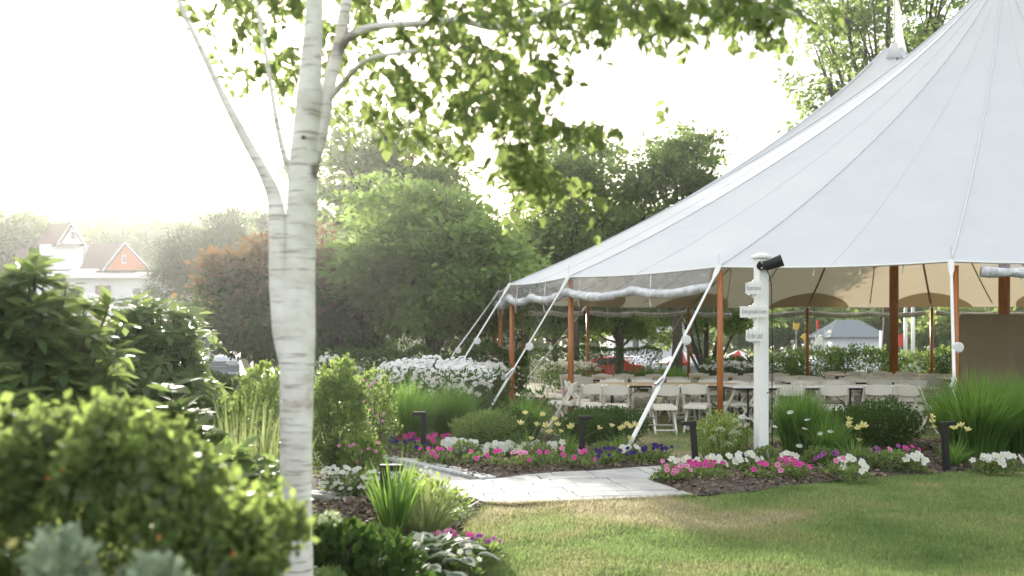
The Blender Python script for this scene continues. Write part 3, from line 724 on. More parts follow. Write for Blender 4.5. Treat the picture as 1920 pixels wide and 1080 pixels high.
first = [(1052, 17.3, R(78), 'cream folding chair turned sideways with a pink ribbon, leftmost of all'),
         (1106, 16.7, R(14), 'cream folding chair just right of the left orange pole'),
         (1155, 16.35, R(-8), 'cream folding chair seen from behind, second right of the left pole'),
         (1244, 16.25, R(2), 'cream folding chair seen squarely from behind right of the white strap'),
         (1308, 16.55, R(-24), 'angled cream folding chair between the white strap and the middle pole'),
         (1372, 17.0, R(48), 'turned cream folding chair just right of the middle orange pole'),
         (1402, 16.9, R(70), 'cream folding chair half hidden by the white sign post'),
         (1640, 15.95, R(-6), 'cream folding chair with back to the lawn behind the boxwood'),
         (1694, 16.3, R(-32), 'angled cream folding chair right of the one behind the boxwood'),
         (1722, 16.0, R(-60), 'sideways cream folding chair beside the tall grass on the right'),
         (1475, 16.1, R(4), 'cream folding chair behind the tall grass right of the post'),
         (1560, 16.15, R(-10), 'cream folding chair behind the yellow lilies right of the post')]
for (px, d, rz_, lab) in first: chair((px - 960) / F * d, d, rz_, lab)
for (px, d, kd, rz_, lab, _, short) in TAB:
    x, y = table(px, d, kd, rz_, lab); c, s = math.cos(rz_), math.sin(rz_)
    for side in (-1, 1):
        for q_ in (-.9, -.3, .3, .9):
            if d < 18 and side < 0: continue
            lx, ly = q_ + rc.uniform(-.06, .06), side * (.62 + rc.uniform(-.05, .12))
            chair(x + lx * c - ly * s, y + lx * s + ly * c, rz_ + (0 if side < 0 else math.pi) + rc.uniform(-.3, .3), 'cream folding chair on %s side, %s' % ('near' if side < 0 else 'far', short))
    for s_ in ((-1,) if px in (1250, 1585) else (1,)):
        lx = s_ * 1.5; chair(x + lx * c, y + lx * s, rz_ + s_ * R(90) + rc.uniform(-.2, .2), 'cream folding chair at the end of ' + short)
rb = thing('ribbon', 'small pink ribbon tied to the leftmost chair', 'ribbon', (P(1056, 727, 17.1)))
MB().tube([(0, 0, 0), (.02, 0, -.05), (.0, 0, -.11), (.03, .01, -.15)], [.012, .016, .010, .006], 6).build('bow', F_LPINK, rb)
# tan partition board at the right
bd = thing('partition_board', 'tall tan partition board with rounded corner under the tent at right', 'partition', (P(1850, 644, 18.4).x, 18.4, 0))
def rboard(w, h, r, th):
    pts = [(-w / 2, 0), (w / 2, 0)]
    for cx, a0 in ((w / 2 - r, 0), (-w / 2 + r, 90)):
        for k in range(7): a = R(a0 + 15 * k); pts.append((cx + r * math.cos(a), h - r + r * math.sin(a)))
    n = len(pts); vs = [(x, -th / 2, z) for x, z in pts] + [(x, th / 2, z) for x, z in pts]
    return MB().add(vs, [tuple(range(n)), tuple(reversed(range(n, 2 * n)))] + [(i, n + i, n + (i + 1) % n, (i + 1) % n) for i in range(n)])
rboard(.98, 1.98, .06, .05).build('panel', M_BOARD, bd); rboard(.55, 1.98, .06, .05).build('panel', M_BOARD, bd, loc=(.70, .2, 0), rot=(0, 0, R(38)))
MB().box((0, 0, .03), (.9, .4, .05), None, .005).build('foot', M_BOARD, bd)

# ------------------------------------------------------------------ vegetation builders
def stems(parent, n, r, h, m, rng, name='stem', rad=.012):
    b = MB()
    for i in range(n):
        a = rng.uniform(0, 6.28); q = rng.uniform(.3, 1) * r
        b.tube([(math.cos(a) * q * .15, math.sin(a) * q * .15, 0), (math.cos(a) * q * .6, math.sin(a) * q * .6, h * .5), (math.cos(a) * q, math.sin(a) * q, h * .9)], [rad, rad * .7, rad * .4], 5)
    return b.build(name, m, parent)
def shrub(name, loc, rx, ry, h, n, size, m, label, cat, seed, tpl=T_DIAM, z0=.0, group=None, shell=.5, tips=0, tipm=None, lump=.22, up=.7):
    rng = np.random.default_rng(seed); t = thing(name, label, cat, loc, 0, group)
    u = rng.normal(0, 1, (n, 3)); u /= np.linalg.norm(u, axis=1, keepdims=True)
    rr = shell + (1 - shell) * rng.random(n) ** .6
    lum = np.array([noise.noise(Vector((v[0] * 2.3 + seed, v[1] * 2.3, v[2] * 2.3))) for v in u])
    rr = rr * (1 + lump * 1.6 * lum)
    pos = np.stack([u[:, 0] * rx * rr, u[:, 1] * ry * rr, z0 + (h - z0) * .5 + u[:, 2] * (h - z0) * .5 * rr], 1)
    pos[:, 2] = np.maximum(pos[:, 2], .02)
    ax = u * .8 + rng.normal(0, .6, (n, 3)) + [0, 0, up]
    leaves('foliage', pos, ax, size * rng.uniform(.65, 1.3, n), tpl, m, rng, t)
    stems(t, 9, (rx + ry) * .4, h * .8, M_BARK, rng)
    if tips:
        tp = []; ta = []
        for i in range(tips):
            v = rng.normal(0, 1, 3); v[2] = abs(v[2]) + .3; v /= np.linalg.norm(v)
            c = np.array([v[0] * rx, v[1] * ry, z0 + (h - z0) * .5 + v[2] * (h - z0) * .5]) * 1.0
            for j in range(9):
                a = rng.normal(0, .5, 3) + v * .5 + [0, 0, 1.1]; tp.append(c + rng.normal(0, size * .35, 3) + [0, 0, size * .5 * rng.random()]); ta.append(a)
        leaves('young_shoots', np.array(tp), np.array(ta), size * 1.25, tpl, tipm or m, rng, t)
    return t
def flower_mesh(kind, mats):
    """petunia: five-lobed funnel; daisy: rays round a raised eye; bell: six-petalled trumpet"""
    vs = [(0, 0, 0)]; fs = []; mi = []
    if kind == 'petunia':
        n = 20
        for i in range(n):
            a = 2 * math.pi * i / n; r = .34; vs.append((r * math.cos(a), r * math.sin(a), .16))
        for i in range(n):
            a = 2 * math.pi * i / n; r = .86 + .14 * math.cos(5 * a); vs.append((r * math.cos(a), r * math.sin(a), .26 + .05 * math.sin(10 * a + .5)))
        for i in range(n):
            j = (i + 1) % n; fs += [(0, 1 + i, 1 + j), (1 + i, 1 + n + i, 1 + n + j), (1 + i, 1 + n + j, 1 + j)]; mi += [1, 0, 0]
    elif kind == 'daisy':
        n = 12
        for i in range(n):
            a = 2 * math.pi * i / n; w = .21
            b = len(vs); vs += [(.15 * math.cos(a - w), .15 * math.sin(a - w), .02), (.15 * math.cos(a + w), .15 * math.sin(a + w), .02), (math.cos(a + w * .8), math.sin(a + w * .8), .05 - .1 * (i % 3) / 2), (math.cos(a - w * .8), math.sin(a - w * .8), .05)]
            fs += [(b, b + 3, b + 2), (b, b + 2, b + 1)]; mi += [0, 0]
        b = len(vs)
        for i in range(8): a = 2 * math.pi * i / 8; vs.append((.26 * math.cos(a), .26 * math.sin(a), .06))
        vs.append((0, 0, .16))
        for i in range(8): fs.append((b + i, b + (i + 1) % 8, b + 8)); mi.append(1)
    else:
        for i in range(6):
            a = 2 * math.pi * i / 6; w = .46; b = len(vs)
            vs += [(.12 * math.cos(a - w), .12 * math.sin(a - w), .1), (.12 * math.cos(a + w), .12 * math.sin(a + w), .1), (.62 * math.cos(a + w), .62 * math.sin(a + w), .75), (.95 * math.cos(a), .95 * math.sin(a), 1.0), (.62 * math.cos(a - w), .62 * math.sin(a - w), .75)]
            fs += [(b, b + 1, b + 2), (b, b + 2, b + 4), (b + 4, b + 2, b + 3)]; mi += [1, 0, 0]
    me = mesh_np('blossom', vs, fs, mats, midx=mi); return me
FM = {}
def fm(kind, c, e):
    k = (kind, c.name)
    if k not in FM: FM[k] = flower_mesh(kind, [c, e])
    return FM[k]
def place_fl(me, parent, pos, face, size, name='blossom', rng=None):
    z = Vector(face).normalized(); q = z.to_track_quat('Z', 'Y')
    o = link(name, me, parent, loc=pos); o.rotation_mode = 'QUATERNION'
    o.rotation_quaternion = q @ Euler((0, 0, random.uniform(0, 6))).to_quaternion(); o.scale = (size,) * 3
COLN = {'w': (F_WHITE, F_YEL, 'white'), 'p': (F_PINK, F_MAG, 'pink'), 'm': (F_MAG, F_PURP, 'magenta'), 'l': (F_LPINK, F_PINK, 'pale pink'), 'v': (F_PURP, F_PURP, 'deep purple'), 'u': (F_MAUVE, F_PURP, 'mauve')}
_lab = {}
def petunia(px, py, c, n, where, r=.17, h=.17, seed=0, sz=.033):
    if c == 'w': sz *= 1.25
    if c in 'plm' and n > 4: n = int(n * .75)
    if c == 'v': n = int(n * .7)
    x, y = G(px, py); rg = np.random.default_rng(seed * 7 + int(px)); F1, F2, nm = COLN[c]
    key = nm + where; 
    t = thing('petunia', '%s petunia plant %s' % (nm, where), 'flower', (x, y + r * .8, .06), 0, '%s petunias %s' % (nm, where))
    k = 130; u = rg.normal(0, 1, (k, 3)); u /= np.linalg.norm(u, axis=1, keepdims=True); u[:, 2] = abs(u[:, 2])
    rr = rg.uniform(.4, 1, k); pos = u * rr[:, None] * [r, r, h * .9]
    leaves('foliage', pos, u + rg.normal(0, .4, (k, 3)) + [0, 0, .3], rg.uniform(.035, .06, k), T_DIAM, L_SHRUB, rg, t)
    stems(t, 5, r * .7, h * .7, M_STEMG, rg, rad=.004)
    me = fm('petunia', F1, F2)
    for i in range(n):
        a = rg.uniform(math.pi * .95, math.pi * 2.05); q = rg.uniform(.25, 1.0)
        p = Vector((math.cos(a) * r * q, math.sin(a) * r * q, h * math.sqrt(max(0, 1 - q * q * .75)) * rg.uniform(.85, 1.15) + .02))
        place_fl(me, t, p, (p.x / r * .7, p.y / r * .7 - .55, .55 + rg.uniform(-.2, .3)), sz * rg.uniform(.8, 1.2))
    return t
def grass_clump(name, loc, h, r, n, m, label, cat, seed, w=.013, droop=.25, spread=.5, group=None, segs=5):
    rg = np.random.default_rng(seed); t = thing(name, label, cat, loc, 0, group)
    a = rg.uniform(0, 2 * math.pi, n); q = np.sqrt(rg.random(n)); dirv = np.stack([np.cos(a), np.sin(a)], 1)
    base = np.concatenate([dirv * (q * r * .35)[:, None], np.zeros((n, 1))], 1)
    lean = dirv * (q * spread)[:, None] + rg.normal(0, .08, (n, 2))
    H = h * (1.0 - .18 * q) * rg.uniform(.65, 1.08, n)
    blades('blades', base, H, w, lean, droop * q * rg.uniform(.4, 1.5, n), m, rg, t, segs)
    return t
def flowerstalks(t, pts, kind, cols, size, m_stem=M_STEMG, base=None, face=(0, -.5, .8), maxn=300, sr=.0035):
    b = MB(); me = fm(kind, *cols)
    for i, p in enumerate(pts):
        p = Vector(p); q = Vector((p.x * .8, p.y * .8, 0)) if base is None else Vector(base)
        b.tube([q, (q + p) / 2 + Vector((0, 0, .05)), p], [sr, sr, sr * .7], 4)
        f = Vector(face) + Vector((random.gauss(0, .22), random.gauss(0, .22), 0))
        if i < maxn: place_fl(me, t, p, f, size * random.uniform(.8, 1.2))
    return b.build('stem', m_stem, t)
def daylily(px, py, seed, label, tops, h=.42, n=150):
    x, y = G(px, py); t = grass_clump('daylily', (x, y, .06), h, .28, n, L_ORN, label, 'lily', seed, .016, .55, .95, 'yellow daylilies', 5)
    pts = [Vector(P(a, b_, y + random.uniform(-.15, .1))) - Vector((x, y, .06)) for a, b_ in tops]
    flowerstalks(t, pts, 'bell', (F_YEL, F_YEL), .052, base=(0, 0, 0), face=(.1, -.5, .8), sr=.004); return t
def crown_tree(name, label, px, d, top, bot, wpx, seed, m, ncl=150, per=90, size=.16, spread=.5, flat=.55, lobes=9, trunk=.16, cat='tree', x=None, sparse=1.0, group=None, tpl=T_DIAM, m2=None, dep=.8, limbs=True, fork=.35, droop=-.15, barkm=None, base=None):
    rg = np.random.default_rng(seed); X = (px - 960) / F * d; g0 = gh(X, d)
    zt = CAM_Z + (HOR - top) / F * d - g0; zb = max(CAM_Z + (HOR - bot) / F * d - g0, .15); W = wpx / F * d / 2
    t = thing(name, label, cat, (X, d, g0), 0, group)
    zc = (zt + zb) / 2; H = (zt - zb) / 2
    L = []
    for i in range(lobes):
        th = i * 2.399 + rg.uniform(-.3, .3); v = -0.75 + 1.6 * (i + .5) / lobes
        rad = math.sqrt(max(0, 1 - v * v)) * .62
        L.append((math.cos(th) * rad * W, math.sin(th) * rad * W * dep, zc + v * H * .72, W * rg.uniform(.34, .52), H * rg.uniform(.26, .40)))
    ctr = []
    for i in range(int(ncl * sparse)):
        lx, ly, lz, lr, lh = L[rg.integers(lobes)]; u = rg.normal(0, 1, 3); u /= np.linalg.norm(u); q = rg.uniform(.6, 1.05) if rg.random() < .85 else rg.uniform(1.05, 1.4)
        ctr.append([lx + u[0] * lr * q, ly + u[1] * lr * q, lz + u[2] * lh * q])
    ctr = np.array(ctr); n = len(ctr) * per
    ci = np.repeat(np.arange(len(ctr)), per); off = rg.normal(0, 1, (n, 3)) * [spread, spread, spread * flat] * .40
    pos = ctr[ci] + off; pos[:, 2] = np.maximum(pos[:, 2], .08)
    out = ctr[ci] - [0, 0, zc]; out /= np.linalg.norm(out, axis=1, keepdims=True) + 1e-6
    ax = out * .5 + off * .6 / spread + rg.normal(0, .45, (n, 3)) + [0, 0, droop]
    cv = rg.random(len(ctr)); var = np.clip(.55 * cv[ci] + .45 * rg.random(n), 0, 1)
    if m2 is None: leaves('crown', pos, ax, 1.45 * size * rg.uniform(.6, 1.3, n), tpl, m, rg, t, roll=.5, var=var)
    else:
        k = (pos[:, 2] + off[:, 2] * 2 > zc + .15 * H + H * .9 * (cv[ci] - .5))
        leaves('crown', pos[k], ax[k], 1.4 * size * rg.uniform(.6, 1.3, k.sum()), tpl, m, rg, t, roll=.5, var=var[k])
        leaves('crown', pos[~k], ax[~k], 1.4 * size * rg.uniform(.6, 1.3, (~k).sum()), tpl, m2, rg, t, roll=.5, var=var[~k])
    bk = barkm or M_BARK
    f = zb * .7 + fork * H
    MB().tube([(0, 0, -.1), (trunk * .3, 0, f * .5), (-trunk * .2, trunk * .2, f), (0, 0, zc), (0, 0, zc + H * .6)], [trunk * 1.25, trunk, trunk * .85, trunk * .5, trunk * .15], 10).build('trunk', bk, t, True)
    if limbs:
        b = MB()
        for (lx, ly, lz, lr, lh) in L:
            s = Vector((0, 0, min(f + rg.uniform(-.1, .5) * H, lz))); e = Vector((lx, ly, lz)); md = (s + e) / 2 + Vector((0, 0, -.08 * H))
            b.tube([s, md, e, e + (e - s) * .25], [trunk * .5, trunk * .36, trunk * .2, trunk * .06], 6)
            for j in range(5):
                u = Vector(rg.normal(0, 1, 3)); u.normalize(); e2 = e + Vector((u.x * lr, u.y * lr, u.z * lh)) * .9
                b.tube([e.lerp(md, .3), (e + e2) / 2, e2], [trunk * .18, trunk * .1, trunk * .04], 5)
        b.build('limb', bk, t, True)
    return t

# ------------------------------------------------------------------ the birch in front
bp_ = P(556, 1256, 4.5); birch = thing('birch_tree', 'white barked birch with forked trunk standing among the front bushes', 'tree', (bp_.x, 4.5, 0))
def bpts(lst, dy=0.0):
    return [P(a, b, 4.5 + (c_[3] if len(c_) > 3 else 0) + dy) - Vector((bp_.x, 4.5, 0)) for c_ in lst for a, b in [(c_[0], c_[1])]], [c_[2] / F * 4.5 for c_ in lst]
def smoothline(pts, rad, k=5):
    op, orr = [], []; n = len(pts)
    for i in range(n - 1):
        p = [pts[max(i - 1, 0)], pts[i], pts[i + 1], pts[min(i + 2, n - 1)]]
        for j in range(k):
            f = j / k
            op.append(.5 * ((2 * p[1]) + (p[2] - p[0]) * f + (2 * p[0] - 5 * p[1] + 4 * p[2] - p[3]) * f * f + (-p[0] + 3 * p[1] - 3 * p[2] + p[3]) * f ** 3))
            orr.append((rad[i] * (1 - f) + rad[i + 1] * f) * (1 + .05 * noise.noise(Vector((i * 3 + f * 3, len(pts), 2)))))
    return op + [pts[-1]], orr + [rad[-1]]
def limb(name, lst, n=14, parent=birch, m=None):
    p, r = smoothline(*bpts(lst)); return MB().tube(p, r, n).build(name, m or M_BIRCH, parent, True)
trunk_b = limb('trunk', [(556, 1300, 40), (556, 1180, 34), (556, 1080, 31), (555, 900, 29), (556, 760, 31), (558, 640, 33), (560, 520, 31), (564, 430, 29), (568, 340, 28), (574, 240, 25), (583, 130, 21), (588, 40, 17), (594, -90, 14), (604, -320, 9), (612, -520, 4)], 20)
limb('stem', [(548, 700, 20, -.01), (533, 620, 22, -.02), (524, 520, 19, -.02), (521, 430, 17, -.02), (515, 372, 15), (494, 322, 11), (464, 268, 10), (428, 200, 8), (385, 110, 6), (335, 0, 5), (290, -120, 3)])
limb('branch', [(575, 330, 8), (545, 322, 7), (528, 272, 6), (514, 200, 5), (500, 110, 4), (480, 0, 3)], 8)
limb('stem', [(572, 330, 22), (598, 250, 17, .03), (614, 170, 14, .06), (636, 80, 12, .1), (655, -30, 10, .12), (690, -200, 6, .2)], 12)
limb('branch', [(612, 190, 7, .05), (640, 160, 6, 0), (668, 128, 5, -.1), (700, 108, 4, -.2), (780, 95, 3, -.4)], 8)
limb('branch', [(632, 95, 9, .1), (665, 62, 8, .1), (720, 48, 7, .1), (800, 44, 6.5, .1), (862, 38, 6.5, .1), (930, 52, 6, .1), (1000, 30, 5, .1), (1075, 2, 4, .1), (1190, -40, 3, .1)], 10)
limb('branch', [(655, -30, 8, .1), (780, -60, 7, .1), (950, -60, 6, 0), (1150, -45, 5, -.1), (1330, -20, 3.5, -.2), (1500, 30, 2, -.3)], 8)
for (a, b_, sz_, yy) in ((552, 562, 20, .012), (536, 655, 22, .018), (568, 258, 12, .0)):
    p = P(a, b_, 4.5 - .068 + yy) - Vector((bp_.x, 4.5, 0)); q_ = sz_ / F * 4.5 * .5; v = []
    for i in range(12):
        an = i * math.pi / 6; v.append(p + Vector((q_ * .8 * math.cos(an), .012 - .012 * math.cos(an) ** 2 * 0, q_ * math.sin(an) * (1.0 if math.sin(an) > 0 else .6))))
    for i in range(12): v.append(p + (v[i] - p) * .55 + Vector((0, -.004, 0)))
    v.append(p + Vector((0, .004, 0)))
    MB().add(v, [(i, (i + 1) % 12, 12 + (i + 1) % 12, 12 + i) for i in range(12)] + [(12 + i, 12 + (i + 1) % 12, 24) for i in range(12)]).build('branch_scar', M_BARK, birch, True)
# hanging leafy twigs
rg = np.random.default_rng(21); LP, LA, LS = [], [], []
tw = MB()
REG = [  # px, py, sx, sy, twigs, depth spread
    (700, 20, 70, 40, 26), (820, 10, 90, 35, 34), (950, 15, 90, 35, 34), (1080, 15, 80, 30, 28), (1210, 10, 70, 30, 24), (1330, 20, 70, 30, 22), (1440, 10, 50, 35, 14),
    (850, 90, 50, 30, 22), (920, 140, 50, 30, 25), (950, 210, 50, 35, 17), (1000, 160, 40, 30, 14), (870, 240, 30, 30, 10), (980, 300, 30, 30, 12), (1010, 100, 40, 25, 7), (880, 190, 40, 30, 15), (960, 190, 45, 25, 16), (760, 100, 50, 40, 14), (700, 150, 45, 40, 14),
    (690, 230, 50, 30, 10), (760, 200, 35, 40, 8), (770, 270, 25, 40, 7), (960, 270, 30, 30, 11), (1010, 250, 25, 20, 7), (1060, 262, 40, 14, 9), (965, 345, 20, 25, 10), (1040, 352, 55, 10, 10), (1110, 368, 15, 5, 3), (975, 385, 12, 10, 4),
    (1260, 60, 60, 20, 8), (1400, 60, 30, 25, 6), (1450, 90, 20, 20, 3), (1480, 70, 10, 20, 1), (1195, 130, 12, 6, 1), (1235, 205, 12, 6, 2), (1330, 158, 6, 4, 1), (1560, 30, 14, 14, 2), (1615, 78, 20, 6, 1),
    (1140, 30, 80, 25, 16), (1270, 30, 70, 30, 18), (1390, 20, 60, 40, 16), (1470, 40, 40, 35, 8), (640, 110, 60, 50, 14), (800, 120, 60, 40, 16), (900, 60, 80, 30, 20), (1040, 60, 60, 30, 14),
    (500, 20, 70, 40, 20), (400, 40, 60, 60, 12), (520, 90, 50, 60, 14), (520, 30, 60, 50, 16), (430, 60, 60, 50, 10), (540, 140, 30, 40, 6), (480, 160, 40, 50, 6), (600, 30, 40, 50, 10), (660, 60, 40, 40, 10)]
for (cx, cyy, sx, sy, nn_) in REG:
    for k in range(int(nn_ * (.62 if cyy < 130 and cx < 1100 else .9))):
        px = cx + rg.normal() * sx * .6; py = cyy - 30 + rg.normal() * sy * .6; dd = 4.5 + rg.uniform(-.7, 1.1)
        if px < 700: dd = 4.85 + abs(rg.normal()) * .5
        if cyy > 230 or cx > 1350: dd = 4.5 + rg.uniform(-.4, .5)
        a0 = P(px, py, dd) - Vector((bp_.x, 4.5, 0))
        dv = Vector((rg.normal() * .6 + .25, rg.normal() * .5, -.75)).normalized(); Ln = rg.uniform(.09, .22)
        if cyy in (262, 345): dv = Vector((.9, rg.normal() * .3, -.25)).normalized(); Ln = .16
        pts = [a0 + dv * Ln * u + Vector((0, 0, -.10 * u * u * Ln)) for u in (0, .33, .66, 1)]
        tw.tube(pts, [.0030, .0024, .0018, .0012], 4, False)
        nl = int(rg.integers(5, 10))
        for j in range(nl):
            u = (j + .5) / nl; p = a0 + dv * Ln * u + Vector((0, 0, -.10 * u * u * Ln))
            sd2 = Vector((rg.normal(), rg.normal(), -.9 + rg.normal() * .3)).normalized()
            LP.append(p + sd2 * .012); LA.append(sd2); LS.append(rg.uniform(.042, .072))
tw.build('twig', M_BARK, birch, kind='stuff')
LP = np.array(LP); LA = np.array(LA); LS = np.array(LS)
Y = LP[:, 1] + 4.5; pxs = (LP[:, 0] + bp_.x) / Y * F + 960; pys = HOR - (LP[:, 2] - CAM_Z) / Y * F
vis = (pxs > 0) & (pxs < 1920) & (pys > 0)
order = np.argsort(-(LS / Y) * vis)
hero = order[:300]; rest = order[300:]
leaf_objs('leaf', tplmesh('leaf', T_BIRCH, L_BIRCH), LP[hero], LA[hero], LS[hero], rg, birch, roll=1.0)
leaves('foliage', LP[rest], LA[rest], LS[rest], T_BIRCH, L_BIRCH, rg, birch, roll=1.0)
# upper crown above the frame, which shades the garden
n = 3500; u = rg.normal(0, 1, (n, 3)); pos = np.array([0.1, .1, 4.6]) + u * [.9, .8, .7]
k = (pos[:, 2] - CAM_Z) / (pos[:, 1] + 4.5) * F > HOR + 40
leaves('foliage', pos[k], rg.normal(0, 1, (k.sum(), 3)) + [0, 0, -1.0], .07, T_DIAM, L_BIRCH, rg, birch, roll=1.0)

# ------------------------------------------------------------------ front left bushes
def hedge_front():
    rg = np.random.default_rng(5); t = thing('hedge', 'low bright leafy hedge filling the lower left corner before the birch', 'hedge', (-1.6, 3.1, 0))
    n = 52000; X = rg.uniform(-3.4, -.62, n)
    top = np.interp(X, [-3.4, -1.465, -1.19, -1.084, -.96, -.855, -.748, -.64, -.6], [1.27, 1.205, 1.215, 1.18, 1.12, 1.045, .975, .93, .86])
    top = top + np.array([.10 * nz(x, 0, 3.3) + .085 * nz(x, 3, 10) for x in X])
    fr = rg.random(n) < .6
    Yf = 2.62 + np.abs(rg.normal(0, .09, n)); Yt = rg.uniform(2.62, 3.12, n)
    Y = np.where(fr, Yf, Yt); Zt = top - np.abs(rg.normal(0, .05, n)) - .25 * np.clip((2.85 - Y) / .25, 0, 1) ** 2
    Z = np.where(fr, rg.uniform(.25, 1, n) * top - .02, Zt)
    Y = Y + np.where(fr, np.array([.16 * nz(x, z, 4.5) + .08 * nz(x, z, 11, 5) for x, z in zip(X, Z)]) + .16 * np.clip((Z - top + .2) / .2, 0, 1) ** 2, 0)
    pos = np.stack([X + 1.6, Y - 3.1, Z], 1)
    ax = rg.normal(0, .6, (n, 3)) + np.where(fr[:, None], [0, -.7, .4], [0, 0, 1.0])
    leaves('foliage', pos, ax, rg.uniform(.024, .055, n), T_DIAM, L_HEDGE, rg, t)
    m = 800; k = rg.choice(n, m); tp = pos[k] + [0, 0, .01]; k2 = ~fr[k] | (rg.random(m) < .3); tp = tp[k2]
    tp = np.repeat(tp, 6, 0) + rg.normal(0, .011, (len(tp) * 6, 3)); leaves('young_shoots', tp, rg.normal(0, .5, tp.shape) + [0, -.1, 1], rg.uniform(.02, .036, len(tp)), T_DIAM, L_YEL, rg, t)
    tp = []; ta = []
    for i in range(90):
        x = rg.uniform(-2.4, -.66); z = np.interp(x, [-3.4, -1.465, -1.19, -1.084, -.96, -.855, -.748, -.64], [1.27, 1.205, 1.215, 1.18, 1.12, 1.045, .975, .93]); y = rg.uniform(2.68, 3.1); L = rg.uniform(.03, .10); dv = np.array([rg.normal() * .3, rg.normal() * .3, 1.0])
        for j in range(7): tp.append(np.array([x + 1.6, y - 3.1, z]) + dv * L * (j / 6) + rg.normal(0, .006, 3)); ta.append(rg.normal(0, .7, 3) + [0, 0, .6])
    leaves('young_shoots', np.array(tp), np.array(ta), rg.uniform(.025, .05, len(tp)), T_DIAM, L_YEL, rg, t)
    b = MB()
    for i in range(50):
        x = rg.uniform(-1.7, .9); b.tube([(x, rg.uniform(-.2, .3), 0), (x + rg.normal() * .08, rg.uniform(-.3, .3), .6), (x + rg.normal() * .12, rg.uniform(-.35, .3), .95)], [.012, .008, .004], 5)
    b.build('stem', M_BARK, t)
    me = fm('bell', F_ORANGE, F_EYE)
    for px, py in ((116, 884), (88, 900), (296, 1010), (436, 1042)):
        p = P(px, py, 2.60) - Vector((-1.6, 3.1, 0)); place_fl(me, t, p, (.5, -.3, .8), .008)
hedge_front()
def rosette_bush(name, label, px, d, top, wpx, depth, nros, per, lsz, m, seed, hero=300, bottom=.15, profile=None):
    rg = np.random.default_rng(seed); X0 = (px - 960) / F * d; W = wpx / F * d / 2; H = CAM_Z + (HOR - top) / F * d
    t = thing(name, label, 'bush', (X0, d, .05)); pos = []; axs = []; sz = []; st = MB()
    for i in range(nros):
        u = rg.normal(0, 1, 3); u[1] = -abs(u[1]) if rg.random() < .75 else u[1]; u /= np.linalg.norm(u); q = rg.uniform(.72, 1.03)
        lm = 1 + .36 * noise.noise(Vector((u[0] * 2.2 + seed, u[1] * 2.2, u[2] * 2.2)))
        c = np.array([u[0] * W * q * lm, u[1] * depth * q * lm, H * .5 + u[2] * H * .5 * q * lm])
        c[2] = max(c[2], bottom)
        up = u * .8 + [0, 0, .9]; up /= np.linalg.norm(up)
        a1 = np.cross(up, [1, .2, 0]); a1 /= np.linalg.norm(a1); a2 = np.cross(up, a1)
        st.tube([Vector(c * .55 + [0, 0, .12]), Vector(c * .8 + [0, 0, .03]), Vector(c)], [.010, .007, .004], 4, False)
        for j in range(per):
            an = 2.4 * j + rg.uniform(0, .5); tl = rg.uniform(-.25, .7); dv = (a1 * math.cos(an) + a2 * math.sin(an)) + up * tl
            pos.append(c + up * .012 * (j % 3)); axs.append(dv); sz.append(lsz * rg.uniform(.7, 1.15))
    st.build('stem', M_BARK, t)
    MB().tube([(0, 0, -.05), (0, 0, H * .4)], [.05, .03], 8).build('trunk', M_BARK, t)
    pos = np.array(pos); axs = np.array(axs); sz = np.array(sz)
    Yd = pos[:, 1] + d; pxx = (pos[:, 0] + X0) / Yd * F + 960
    o = np.argsort(-(sz / Yd) * ((pxx > 0) & (pos[:, 1] < 0))); h_, r_ = o[:hero], o[hero:]
    # petiole-up rosettes: leaf faces turn upward
    leaf_objs('leaf', tplmesh('leaf', T_LANCE, m), pos[h_], axs[h_], sz[h_], rg, t, roll=.25)
    leaves('foliage', pos[r_], axs[r_], sz[r_], T_LANCE, m, rg, t, roll=.25)
    return t
rosette_bush('rhododendron', 'large glossy rhododendron bush at the left edge above the hedge', 5, 5.4, 520, 440, .9, 1150, 11, .15, L_RHODO, 31)
rosette_bush('rhododendron', 'smaller rhododendron bush between the large one and the parked van', 285, 8.4, 584, 215, 1.0, 900, 9, .14, L_RHODO, 32, 300)
shrub('shrub', (P(375, 0, 9.0).x, 9.0, .05), .40, .5, .98, 5000, .05, L_SHRUB, 'dark low shrub under the smaller rhododendron', 'shrub', 33)
rosette_bush('shrub', 'broad leaved bush between hedge and pale iris', 345, 5.6, 775, 150, .4, 110, 7, .18, L_SHRUB, 34, 200, .3)
rosette_bush('shrub', 'low broad leaved bush left of the birch trunk below the iris', 455, 5.3, 862, 190, .5, 130, 7, .18, L_SHRUB, 38, 200, .2)
t = grass_clump('iris', (P(455, 0, 6.2).x, 6.2, .05), 1.12, .75, 210, L_ORNP, 'pale upright iris leaves just left of the birch trunk', 'plant', 35, .030, .02, .16)
shrub('shrub', (P(502, 0, 8.7).x, 8.7, .05), .30, .4, 1.20, 4200, .04, L_SHRUB, 'yellow green shrub directly left of the birch trunk', 'shrub', 36, tips=34, tipm=L_YEL, lump=.35)
shrub('shrub', (P(632, 0, 10.3).x, 10.3, .07), .30, .35, 1.18, 8500, .042, L_SHRUB, 'tall dense shrub directly right of the birch trunk', 'shrub', 37, tips=26, tipm=L_YEL, lump=.35)
t = shrub('shrub', (P(698, 0, 12.2).x, 12.2, .07), .30, .35, 1.0, 2400, .045, L_SHRUB, 'yellow green flowering shrub left of the tall grass clump', 'shrub', 38, tips=26, tipm=L_YEL, lump=.4)
for i in range(16): place_fl(fm('petunia', F_LPINK, F_PINK), t, (random.uniform(-.25, .25), -.3, random.uniform(.4, .95)), (0, -1, .5), .02)
t = shrub('shrub', (P(676, 0, 9.9).x, 9.9, .06), .22, .25, .46, 1300, .045, L_SHRUB, 'small loose shrub with pale buds above the gravel path', 'shrub', 39, tips=22, tipm=L_YEL)
